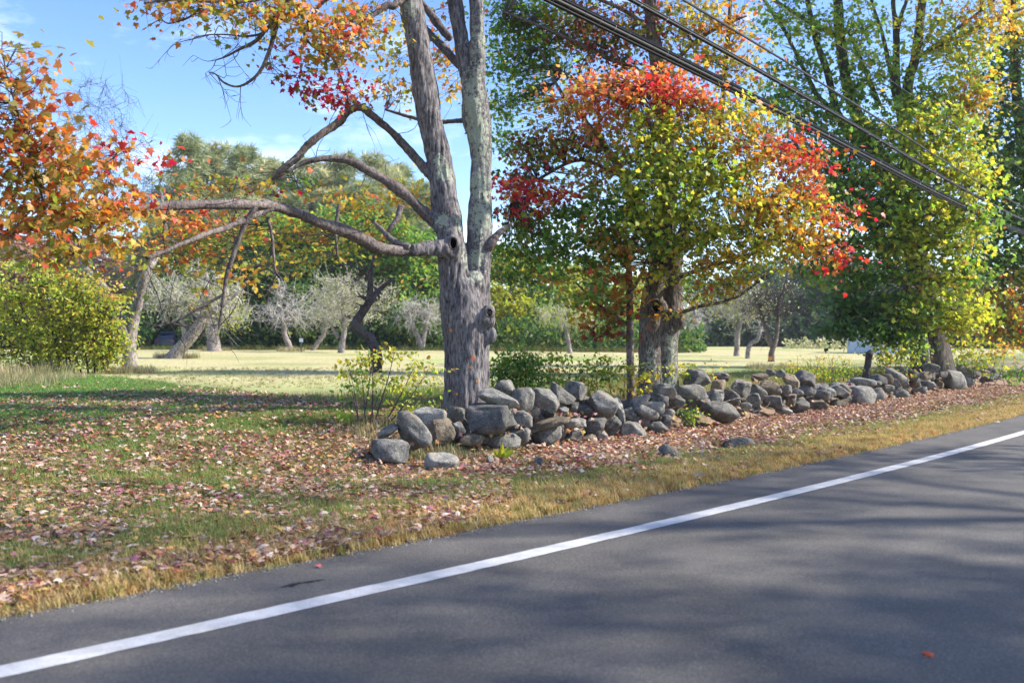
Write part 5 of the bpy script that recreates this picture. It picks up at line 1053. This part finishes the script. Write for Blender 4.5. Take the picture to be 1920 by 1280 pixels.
for s0, lb in ((-11., 'wooden utility pole behind the camera at the near end of the cables'), (50., 'wooden utility pole at the far end of the cables beyond the far wall')):
    x, y = to_xy(s0, 2.75); z = gz(x, y); R_ = empty('utility_pole', (x, y, z), lb, 'utility pole', 'utility poles')
    mb = MB(); tube(mb, np.array([(x, y, z-.3), (x, y, z+4), (x, y, z+10.5)]), np.array([.17, .15, .11]), 12); obj('pole', mb.mesh('pole', True), M['pole'], R_)
    mb = MB(); mb.box((x, y, z+9.6), (2.2, .1, .12), Matrix.Rotation(_A, 3, 'Z')); obj('crossarm', mb.mesh('crossarm'), M['pole'], R_)

# ------------------------------------------------------------------ shrubs and plants
def shrub(name, label, u, d, stems, clusters, size, pal_proto, seed, stem_r=.007, cat='shrub', group=None, dens=1., spread=.22, smat='twig', per=9):
    x, y, z = base_at(u, d); root = empty(name, (x, y, z), label, cat, group); rng = np.random.default_rng(seed)
    mb = MB(); src = []
    for (ub, ut, vt, r) in stems:
        b0 = np.array(base_at(ub, d+rng.uniform(-.1, .1))); b0[2] -= .03; tp = P(ut, vt, d+rng.uniform(-.2, .2)); mid = (b0+tp)/2+rng.normal(size=3)*.05*np.linalg.norm(tp-b0)
        p, rr_ = catmull([b0, mid, tp], [r, r*.75, r*.3], 5); tube(mb, p, rr_, 5); src.append(p)
    obj('stems', mb.mesh('stems', True), M[smat], root); src = np.concatenate(src); lm = MB(); tw = MB()
    for (uu, vv, ru, rv, n, pal) in clusters:
        k = d/F; pos, Y, Nn, sz, col, sc_, ow, sp = cluster(P(uu, vv, d), (ru*k, (ru+rv)*.5*k, rv*k), max(4, int(n*dens)), pal, size, rng, spread=spread, per=per)
        scatter(lm, pal_proto, pos, Y, Nn, sz, col); link_twigs(tw, src, sc_, ow, sp, stem_r*.4, 1.6)
    obj('foliage', lm.mesh('foliage'), M['leaf'], root); obj('twigs', tw.mesh('twigs'), M[smat], root)
    return root
dS = d_for(120, 700)
shrub('leafy_shrub', 'big rounded lime-green shrub at the left edge of the lawn', 120, dS, [(110+k*9, -40+k*24, 560-30*math.sin(k), 6) if False else (70+k*12, -50+k*26, 560-40*math.sin(k*.5), .03) for k in range(11)],
 [(20,560,60,40,600,'lime'),(90,540,60,40,700,'lime'),(50,505,70,22,260,'lime'),(150,560,50,44,700,'lime'),(120,610,60,40,800,'yellowgreen'),(180,620,44,44,800,'yellowgreen'),(200,580,30,34,400,'lime'),(140,655,56,34,900,'yellowgreen'),(195,660,32,30,600,'yellowgreen'),(60,620,60,50,600,'lime'),(10,640,50,50,400,'lime'),(85,668,50,26,500,'lime'),(-60,560,60,80,600,'lime'),(-60,640,60,50,400,'lime'),(215,640,20,30,240,'lime'),(160,520,50,16,110,'gold'),(205,545,34,20,100,'gold')], .12, 'oval', 401, .02, dens=1.35, spread=.3)
d7 = 12.6
shrub('sapling_shrub', 'thin-stemmed yellow-green shrub with drooping leaves at the left wall end', 700, d7, [(668,640,735,.012),(672,655,690,.01),(684,676,690,.011),(698,698,664,.013),(700,740,660,.012),(716,775,690,.012),(690,720,720,.009),(660,630,760,.009),(680,690,650,.01),(720,800,700,.01),(675,660,730,.008)],
 [(650,700,22,16,36,'lime'),(672,682,26,20,60,'yellowgreen'),(700,668,28,20,70,'lime'),(735,672,30,20,60,'yellowgreen'),(765,680,22,20,50,'yellowgreen'),(775,700,24,14,40,'lime'),(690,715,40,26,110,'green'),(735,715,34,24,80,'lime'),(660,735,24,20,50,'green'),(785,745,26,30,90,'green'),(810,705,20,26,50,'lime'),(752,750,26,20,40,'lime'),(640,770,16,16,16,'green')], .075, 'oval', 402, .006, spread=.16)
shrub('leafy_bush', 'dense dark green bush behind the wall right of the big trunk', 968, 15.2, [(950+k*7, 930+k*14, 680+8*(k % 3), .012) for k in range(7)],
 [(945,690,26,26,170,'green'),(970,675,34,24,230,'green'),(1000,690,28,26,190,'green'),(975,710,44,24,260,'green'),(1025,715,22,20,80,'green'),(940,720,26,20,110,'dgreen')], .085, 'oval', 403, .006, dens=1.5)
shrub('leafy_bush', 'open leafy sprigs behind the wall between the dense bush and the sapling', 1070, 15.8, [(1050,1030,668,.008),(1060,1062,660,.008),(1080,1090,676,.008),(1100,1115,690,.008),(1070,1040,690,.007)],
 [(1030,672,24,14,60,'green'),(1060,668,26,14,66,'lime'),(1085,690,26,20,80,'lime'),(1050,705,34,22,120,'olive'),(1095,712,30,22,110,'lime'),(1070,730,34,16,80,'olive')], .08, 'oval', 404, .005, spread=.2)
shrub('leafy_bush', 'leafy sprigs crowding the foot of the slim sapling', 1150, 15.7, [(1135,1115,680,.008),(1150,1140,670,.008),(1165,1170,676,.008),(1175,1190,690,.007)],
 [(1115,685,20,20,60,'green'),(1140,680,24,18,70,'lime'),(1168,690,24,20,90,'lime'),(1140,710,34,22,120,'green'),(1175,715,22,20,70,'gold'),(1110,720,24,18,60,'olive')], .085, 'oval', 405, .005, spread=.2)
shrub('climbing_plant', 'light green climber across the foot of the hollow trunk', 1235, 16.0, [(1215,1205,700,.006),(1230,1240,690,.006),(1250,1262,690,.006)],
 [(1210,705,18,10,22,'lime'),(1235,700,18,12,26,'lime'),(1258,690,18,12,26,'yellowgreen'),(1222,730,16,12,14,'lime'),(1240,740,12,10,8,'lime')], .10, 'oval', 406, .004, spread=.2)
shrub('leafy_bush', 'small bright green bush in the wall gap right of the hollow trunk', 1285, 16.9, [(1280,1275,690,.007),(1290,1295,684,.007),(1300,1310,690,.007)],
 [(1280,700,20,16,60,'lime'),(1300,690,22,16,60,'yellowgreen'),(1275,720,18,14,46,'green'),(1330,700,22,8,26,'gold')], .08, 'oval', 407, .005, spread=.2)
shrub('leafy_bush', 'green weeds growing from the leaf litter at the foot of the wall gap', 1292, 15.9, [(1290,1285,765,.006),(1300,1305,755,.006),(1285,1275,775,.006)], [(1285,770,14,14,46,'green'),(1302,765,16,18,60,'lime'),(1295,785,18,10,40,'green')], .07, 'oval', 408, .004, spread=.15)
for k, (u, vt, lb) in enumerate([(1485,676,'leftmost clump of tall weeds behind the wall'),(1515,668,'second clump of tall weeds behind the wall from the left'),(1548,664,'third clump of tall weeds behind the wall from the left'),(1582,668,'rightmost clump of tall weeds left of the mossy stump'),(1535,690,'low clump of whitish weeds in front of the tall ones')]):
    shrub('tall_weeds', lb, u, 22.5+.3*k, [(u-14+6*j, u-20+8*j, vt+5*(j % 3), .009) for j in range(6)], [(u-14+7*j, (vt+725)/2+4*(j % 2), 8, (725-vt)/2.2, 60, 'green' if j % 2 else 'lime') for j in range(5)]+[(u, vt+6, 20, 8, 26, 'gold')], .085, 'long', 420+k, .005, cat='weeds', group='tall weeds behind the wall', spread=.2)
shrub('yellow_bush', 'loose yellow-green bush at the left foot of the fluted trunk', 1668, 25.5, [(1650+8*j, 1640+14*j, 655+6*(j % 2), .012) for j in range(6)], [(1650,680,26,24,130,'yellowgreen'),(1680,660,30,24,150,'yellowgreen'),(1705,675,24,24,130,'lime'),(1665,705,34,16,120,'olive'),(1720,640,18,22,70,'green')], .12, 'oval', 430, .008, spread=.3)
shrub('yellow_bush', 'yellow-leaved bush right of the fluted trunk', 1820, 30., [(1800+10*j, 1790+16*j, 655+5*(j % 2), .012) for j in range(7)], [(1800,665,30,22,150,'yellowgreen'),(1840,660,34,22,170,'yellowgreen'),(1885,660,34,22,170,'gold'),(1830,685,50,12,150,'lime'),(1800,620,34,24,140,'yellowgreen')], .14, 'oval', 431, .008, spread=.3)
shrub('leafy_bush', 'dark green bush hiding the far end of the wall', 1900, 31., [(1885+8*j, 1880+12*j, 690, .012) for j in range(4)], [(1890,705,26,18,150,'green'),(1915,700,24,24,150,'green')], .13, 'oval', 432, .008, spread=.3)
for k, (u, v, lb) in enumerate([(655,825,'broad-leaved green plant at the foot of the thin-stemmed shrub'),(937,840,'pale yellow broad blade plant below the big slab'),(733,845,'single yellow-green upright leaf plant before the end boulder')]):
    d = (CH-.03)*F/(v+14-640); x, y, z = base_at(u, d); root = empty('broadleaf_plant', (x, y, z), lb, 'plant', 'low plants before the wall'); rng = np.random.default_rng(500+k)
    for j in range((6, 5, 2)[k]):
        lm = MB(); a = rng.uniform(0, 6.28); L = rng.uniform(.16, .28); scatter(lm, 'oval' if k == 0 else 'long', np.array([[x, y, z+.01]]), np.array([[math.cos(a), math.sin(a)*.6, rng.uniform(.5, 1.3)]]), np.array([[-math.sin(a)*.2, -.8, .5]]), np.array([L]), pick('lime' if k == 0 else 'yellowgreen', 1, rng)); obj('leaf', lm.mesh('leaf'), M['leaf'], root)
# mossy stump
x, y, z = base_at(1626, 25.); SB = empty('tree_stump', (x, y, z), 'dark mossy upright stump behind the far wall', 'stump')
p, r = px_path([(1624,735,25,9),(1624,712,25,7.5),(1626,692,25,7),(1628,676,25,6.5),(1630,664,25,7),(1634,656,25,4)]); fused_trunk('trunk', [(p, r)], [(P(1632, 664, 24.9), .08, (1, .8, .8))], .03, M['barkdark'], SB, [], .015, 2., 9.)

# dry vine tangle over the stones
rng = np.random.default_rng(95); dv = depth_at(1400, 3.7); DV = empty('dry_vine', tuple(P(1410, 765, dv)), 'tangle of dry brown vine over the middle stones of the wall', 'vine')
for k in range(10):
    u = rng.uniform(1340, 1480); v = rng.uniform(700, 760); lst = []
    for j in range(6):
        lst.append((u, v, depth_at(u, 3.70)-.05-.1*rng.random(), .9)); u += rng.normal()*9; v += rng.uniform(-2, 13)
    mb = MB(); p, r = px_path(lst, 4); tube(mb, p, np.maximum(r*.45, .003), 5); obj('stem', mb.mesh('stem', True), M['apple'], DV)

# ------------------------------------------------------------------ fallen leaves
PROTO['dry'] = maple_proto(.34, .34); PROTO['dry2'] = maple_proto(-.30, -.25)
PAL['litter'] = [((.44, .29, .19), 4), ((.50, .36, .28), 3), ((.36, .20, .12), 4), ((.46, .24, .10), 3), ((.30, .08, .06), 2), ((.24, .15, .11), 3), ((.58, .48, .40), 3), ((.34, .14, .17), 2), ((.50, .36, .10), 1)]
rng = np.random.default_rng(88)
def litter_pts(n, s0, s1, t0, t1, gap=0., sc=1.3):
    s = rng.uniform(s0, s1, n); t = rng.uniform(t0, t1, n); x, y = to_xy(s, t); k = n2(x, y, sc, 22) > gap
    return x[k], y[k]
def carpet(n):
    x, y = litter_pts(n, 7.0, 34, .9, 3.9); t = to_st(x, y)[1]; k = rng.random(len(x)) < sstep(1.2, 2.6, t+(n2(x, y, 1.1, 27)-.5)*2.2)*.95+.05; return x[k], y[k]
sets = [carpet(27000), litter_pts(4200, 7.5, 30, .9, 2.2, .45), litter_pts(2300, -1, 26, .1, 1.2, .5), litter_pts(5500, 8, 26, 4.6, 7.5, .42)]
n = 76000; y = 4.8+rng.random(n)**1.25*21; x = rng.uniform(-.95, -.0, n)*y*np.where(rng.random(n) < .62, .63, 1.); s, t = to_st(x, y); dn = n2(x, y, 1.3, 22); k = (t > .15) & (s < 9.5) & (rng.random(n) < (.85*sstep(.33, .55, dn)+.12)*(1-.75*sstep(9, 15, t))); sets.append((x[k], y[k]))
LX = np.concatenate([a[0] for a in sets]); LY = np.concatenate([a[1] for a in sets])
LZ = ground_z(LX, LY)+rng.uniform(.012, .06, len(LX)); n = len(LX)
pos = np.stack([LX, LY, LZ], 1); a = rng.uniform(0, 6.283, n); Yv = np.stack([np.cos(a), np.sin(a), rng.normal(size=n)*.28], 1); Nv = np.stack([rng.normal(size=n)*.38, rng.normal(size=n)*.38, np.ones(n)], 1)
sz = rng.uniform(.035, .08, n)*np.where(LY < 10, .9, 1.); cid = rng.choice(9, n, p=np.array([x[1] for x in PAL['litter']])/sum(x[1] for x in PAL['litter']))
vis = (np.abs(LX/LY) < .56) & ((LZ-CH)/LY > -.37); key = LY/sz+1e6*(~vis)+1e6*(to_st(LX, LY)[1] < .12); o_ = np.argsort(key); near = o_[:300]; rest = o_[300:]
NAMES = ['tan', 'pinkish tan', 'brown', 'orange-brown', 'dark red', 'dull brown', 'pale buff', 'plum', 'yellow']
def fl(o, pal, qi):
    x, y = o.matrix_basis.translation[:2]; t = float(to_st(x, y)[1]); u = 960+F*x/y; big = 'large' if o.matrix_basis.to_scale()[0] > .054 else 'small'
    zone = ('in the dry roadside fringe' if t < .9 else 'on the lawn near the road')+(' at the left edge' if u < 220 else ' at lower left' if u < 480 else ' toward the wall end')
    tag(o, big+' '+NAMES[qi]+' fallen leaf '+zone, 'leaf', big+' '+NAMES[qi]+' fallen leaves '+zone)
leaf_objects(None, [(pos[i], Yv[i], Nv[i], sz[i], 'litter', int(cid[i])) for i in near], 'dry', 'dryleaf', 'fallen_leaf', fl)
cc = np.array([x[0] for x in PAL['litter']])[cid]*rng.uniform(.72, 1.12, (n, 1)); mb = MB(); farl = LY[rest] > 10.; rf = rest[farl]; rest = rest[~farl]; h2 = len(rest)//2; sv, sf = maple_simple(); scatter(mb, (sv*np.array([1, 1, 2.5]), sf), pos[rf], Yv[rf], Nv[rf], sz[rf], cc[rf])
scatter(mb, 'dry', pos[rest[:h2]], Yv[rest[:h2]], Nv[rest[:h2]], sz[rest[:h2]], cc[rest[:h2]]); scatter(mb, 'dry2', pos[rest[h2:]], Yv[rest[h2:]], Nv[rest[h2:]], sz[rest[h2:]], cc[rest[h2:]])
rng3 = np.random.default_rng(66); sel = rng3.integers(0, len(ST), 300); PL = []
for i in sel:
    u, v, w, h, a_, t0, *_ = ST[i]; uu = u+rng3.uniform(-.6, .6)*w; PL.append(P(uu, v+h*rng3.uniform(.36, .56), depth_at(uu, t0)-.14-.06*rng3.random()))
PL = np.array(PL); k = len(PL); scatter(mb, 'dry', PL, rng3.normal(size=(k, 3)), rng3.normal(size=(k, 3))*.5+np.array([0, -.6, .7]), rng3.uniform(.05, .09, k), np.array([x[0] for x in PAL['litter']])[rng3.choice(9, k)]*rng3.uniform(.7, 1.1, (k, 1)))
tag(obj('fallen_leaves', mb.mesh('fallen_leaves'), M['dryleaf']), 'carpet of fallen maple leaves on lawn and verge', 'fallen leaves', kind='stuff')
# single leaves on the asphalt and on the stones
def one_leaf(u, v, col, size, label, yaw, z=.012, proto='dry', tilt=.3):
    d = (CH-z)*F/(v-640); PAL['_one'+str(u)] = [(col, 1)]
    leaf_objects(None, [(P(u, v, d), (math.cos(yaw), math.sin(yaw), tilt*.5), (tilt, -.3, 1), size, '_one'+str(u), 0)], proto, 'dryleaf', 'fallen_leaf', lambda o, p, q: tag(o, label, 'leaf', 'single leaves on the asphalt'))
one_leaf(1750, 1226, (.62, .10, .03), .062, 'lone bright orange-red leaf on the dark asphalt at lower right', 2.6)
one_leaf(596, 1060, (.45, .12, .13), .045, 'small pink leaf on the asphalt close to the grass', 1.2, .02)
one_leaf(1868, 791, (.5, .4, .3), .12, 'pale leaf scrap on the far asphalt edge', .4)
# tar patch and bits on the road
d = (CH-.008)*F/(1093-640); c = P(565, 1093, d); rng2 = np.random.default_rng(4); V = []
for k in range(26):
    a = k/26*6.283; rx = .055*(1+.45*math.sin(a*3+1)+.2*rng2.normal()); V.append((c[0]+math.cos(a)*rx*1.35+.10*math.sin(a)*.6, c[1]+math.sin(a)*rx*.9+.06*math.cos(a), .0085+.004*(k % 2)))
V = np.array(V); V = np.vstack([[c[0], c[1], .016], V]); M['tar'] = plain('tar', (.008, .008, .009), .5)
tag(obj('tar_blob', mesh_np('tar_blob', V, [np.array([[0, 1+i, 1+(i+1) % 26] for i in range(26)])]), M['tar']), 'small black smear of tar on the road shoulder', 'tar')
# gravel along the asphalt edge
rng = np.random.default_rng(90); n = 6500; s = rng.uniform(-1, 30, n); t = rng.normal(size=n)*.055+.02; x, y = to_xy(s, t)
pv = np.array([(1, 0, 0), (-.5, .8, 0), (-.5, -.8, 0), (0, 0, .9), (0, 0, -.3)]); pf = np.array([[0, 1, 3], [1, 2, 3], [2, 0, 3], [1, 0, 4], [2, 1, 4], [0, 2, 4]])
mb = MB(); scatter(mb, (pv, pf), np.stack([x, y, np.full(n, .006)], 1), rng.normal(size=(n, 3)), rng.normal(size=(n, 3)), rng.uniform(.003, .009, n)*rng.choice([1, 1, 1, 1.6], n), np.array((.22, .215, .20))*rng.uniform(.4, 1.6, (n, 1)))
m, nt, b, o = mat('gravel'); nt.links.new(N(nt, 'ShaderNodeAttribute', attribute_name='Col').outputs[0], b.inputs['Base Color']); b.inputs['Roughness'].default_value = .85
tag(obj('gravel', mb.mesh('gravel'), m), 'fine gravel along the asphalt edge', 'gravel', kind='stuff')

# ------------------------------------------------------------------ grass (instanced clumps)
gcol = bpy.data.collections.new('grass_clumps')
for k in range(8):
    r = np.random.default_rng(600+k); V = []; Q = []; nb = 15 if k < 5 else 10
    for j in range(nb):
        a = r.uniform(0, 6.28); bx_ = r.normal(size=2)*.28; L = r.uniform(.6, 1.1); lean = r.uniform(.15, .85) if k < 5 else r.uniform(.05, .4); dr = np.array([math.cos(a), math.sin(a)]); sd = np.array([-dr[1], dr[0]]); w = .035 if k < 5 else .022; n0 = len(V)
        for i, (f_, ww) in enumerate(((0, 1.), (.45, .85), (.8, .5), (1., .06))):
            xy = bx_+dr*lean*L*f_**1.7; z = L*(f_-.28*lean*f_**2)
            for e in (-1, 1): V.append((*(xy+sd*e*w*ww), z))
        for i in range(3): Q.append([n0+2*i, n0+2*i+1, n0+2*i+3, n0+2*i+2])
    o = bpy.data.objects.new('grass_clump', mesh_np('grass_clump', np.array(V), [np.array(Q)])); o.data.materials.append(M['grass']); gcol.objects.link(o)
rng = np.random.default_rng(99); PX = []; PY = []; SCL = []; CLR = []; IDX = []
def gput(x, y, h, col, tall=False):
    PX.append(x); PY.append(y); SCL.append(h); CLR.append(col); IDX.append(rng.integers(5, 8, len(x)) if tall else rng.integers(0, 5, len(x)))
cs = lambda pal, n: np.array([c for c, w in pal])[rng.choice(len(pal), n, p=np.array([w for c, w in pal])/sum(w for c, w in pal))]*rng.uniform(.7, 1.25, (n, 1))
DRY = [((.54, .40, .17), 3), ((.60, .47, .22), 3), ((.46, .27, .10), 3), ((.30, .29, .09), 2)]; MIX = [((.17, .25, .07), 4), ((.25, .31, .09), 3), ((.40, .31, .13), 3), ((.34, .20, .09), 1)]; GRN = [((.13, .25, .06), 4), ((.17, .30, .07), 4), ((.27, .33, .10), 1)]
n = 34000; s = rng.uniform(-1.5, 30, n); t = rng.uniform(.0, 1.35, n)**1.0; x, y = to_xy(s, t); k = rng.random(n) < np.clip(.45+.9*(n2(x, y, 3., 24)-.35), .1, 1); x, y, t = x[k], y[k], t[k]; f_ = np.clip((t-.5)/.9+rng.normal(size=len(t))*.25, 0, 1)[:, None]; gput(x, y, rng.uniform(.04, .105, len(x)), cs(DRY, len(x))*(1-f_)+cs(MIX, len(x))*f_)
n = 26000; s = rng.uniform(3, 30, n); t = rng.uniform(1.1, 2.6, n); x, y = to_xy(s, t); k = n2(x, y, 1.6, 25) > .44+.10*(t-1.1); x, y = x[k], y[k]; gput(x, y, rng.uniform(.03, .07, len(x)), cs(MIX, len(x)))
n = 80000; y = 5.0+rng.random(n)**1.3*24; x = rng.uniform(-.95, .02, n)*y*np.where(rng.random(n) < .62, .63, 1.); s, t = to_st(x, y); k = (t > .9) & (s < 9.5) & (rng.random(n) < .34+.66*(1-sstep(.40, .62, n2(x, y, 1.3, 22)))); x, y, t = x[k], y[k], t[k]; f_ = sstep(3, 10, t+rng.normal(size=len(t)))[:, None]; gput(x, y, rng.uniform(.035, .095, len(x))*(1+.4*sstep(10, 16, t)), cs(MIX, len(x))*(1-f_)+cs(GRN, len(x))*f_)
n = 9000; s = rng.uniform(8.5, 32, n); t = rng.uniform(4.8, 9.5, n); x, y = to_xy(s, t); gput(x, y, rng.uniform(.06, .20, n), cs(MIX, n), True)
n = 5000; y = rng.uniform(20, 32, n); x = rng.uniform(-.6, .5, n)*y; s, t = to_st(x, y); k = (t > 11) & (rng.random(n) < .8); x, y = x[k], y[k]; gput(x, y, rng.uniform(.05, .10, len(x)), cs([((.32, .31, .12), 3), ((.42, .36, .19), 3), ((.24, .27, .09), 2)], len(x)))
# tall pale grass: left edge, at tree feet, before the boulders
def tuftat(u, d, n, rad, h, pal):
    x0, y0, _ = base_at(u, d); a = rng.uniform(0, 6.28, n); r_ = rad*rng.random(n)**.6; gput(x0+np.cos(a)*r_, y0+np.sin(a)*r_, rng.uniform(.5, 1.1, n)*h, cs(pal, n), True)
TAN = [((.34, .28, .16), 3), ((.42, .35, .22), 2), ((.20, .22, .09), 3)]
for (u, d, n, rad, h) in [(30, 22, 120, 1.7, .3), (90, 23.5, 60, 1.4, .22), (-20, 20, 100, 1.7, .3), (10, 25, 130, 1.8, .5), (245, dS+.5, 160, .8, .3), (330, 44, 200, 1., .35), (405, 62, 160, 1., .4), (545, 62, 120, .9, .4), (775, 11.55, 60, .32, .26), (820, 11.6, 50, .3, .26), (848, 11.75, 40, .26, .22), (905, 12.3, 40, .4, .16), (1450, 34, 120, 1., .3), (700, 12.2, 50, .5, .22)]: tuftat(u, d, n, rad, h, TAN)
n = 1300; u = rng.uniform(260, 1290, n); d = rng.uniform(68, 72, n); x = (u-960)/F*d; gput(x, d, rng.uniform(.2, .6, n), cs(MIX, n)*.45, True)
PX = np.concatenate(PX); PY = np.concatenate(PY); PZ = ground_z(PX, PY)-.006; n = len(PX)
gm = bpy.data.meshes.new('grass'); gm.vertices.add(n); gm.vertices.foreach_set('co', np.stack([PX, PY, PZ], 1).astype(np.float32).ravel())
at = gm.attributes.new('rot', 'FLOAT_VECTOR', 'POINT'); at.data.foreach_set('vector', np.stack([rng.normal(size=n)*.12, rng.normal(size=n)*.12, rng.uniform(0, 6.28, n)], 1).astype(np.float32).ravel())
at = gm.attributes.new('scl', 'FLOAT', 'POINT'); at.data.foreach_set('value', np.concatenate(SCL).astype(np.float32))
at = gm.attributes.new('idx', 'INT', 'POINT'); at.data.foreach_set('value', np.concatenate(IDX).astype(np.int32))
at = gm.attributes.new('icol', 'FLOAT_COLOR', 'POINT'); at.data.foreach_set('color', np.concatenate([np.concatenate(CLR), np.ones((n, 1))], 1).astype(np.float32).ravel())
go = obj('grass', gm); tag(go, 'dry and green grass of verge, lawn and field', 'grass', kind='stuff')
ng = bpy.data.node_groups.new('grass_nodes', 'GeometryNodeTree'); ng.interface.new_socket('Geometry', in_out='INPUT', socket_type='NodeSocketGeometry'); ng.interface.new_socket('Geometry', in_out='OUTPUT', socket_type='NodeSocketGeometry')
gi = ng.nodes.new('NodeGroupInput'); g_o = ng.nodes.new('NodeGroupOutput'); ip = ng.nodes.new('GeometryNodeInstanceOnPoints'); ci = ng.nodes.new('GeometryNodeCollectionInfo')
ci.inputs['Collection'].default_value = gcol; ci.inputs['Separate Children'].default_value = True; ci.inputs['Reset Children'].default_value = True
def na(nm, ty):
    a_ = ng.nodes.new('GeometryNodeInputNamedAttribute'); a_.data_type = ty; a_.inputs['Name'].default_value = nm; return a_.outputs['Attribute']
ip.inputs['Pick Instance'].default_value = True
ng.links.new(gi.outputs[0], ip.inputs['Points']); ng.links.new(ci.outputs[0], ip.inputs['Instance']); ng.links.new(na('idx', 'INT'), ip.inputs['Instance Index']); ng.links.new(na('rot', 'FLOAT_VECTOR'), ip.inputs['Rotation']); ng.links.new(na('scl', 'FLOAT'), ip.inputs['Scale'])
ng.links.new(ip.outputs[0], g_o.inputs[0]); md = go.modifiers.new('grass', 'NODES'); md.node_group = ng

# ------------------------------------------------------------------ thin autumn haze
mb = MB(); mb.box((0, 230, 14.5), (880, 620, 31.5)); hzm = bpy.data.materials.new('haze_air'); hzm.use_nodes = True; hn = hzm.node_tree; hn.nodes.clear()
ho = hn.nodes.new('ShaderNodeOutputMaterial'); hv_ = hn.nodes.new('ShaderNodeVolumePrincipled'); hv_.inputs['Color'].default_value = (.88, .93, 1., 1); hv_.inputs['Density'].default_value = .0003; hv_.inputs['Anisotropy'].default_value = .3
hn.links.new(hv_.outputs[0], ho.inputs['Volume']); tag(obj('haze', mb.mesh('haze'), hzm), 'thin autumn haze over the field', 'haze', kind='stuff')
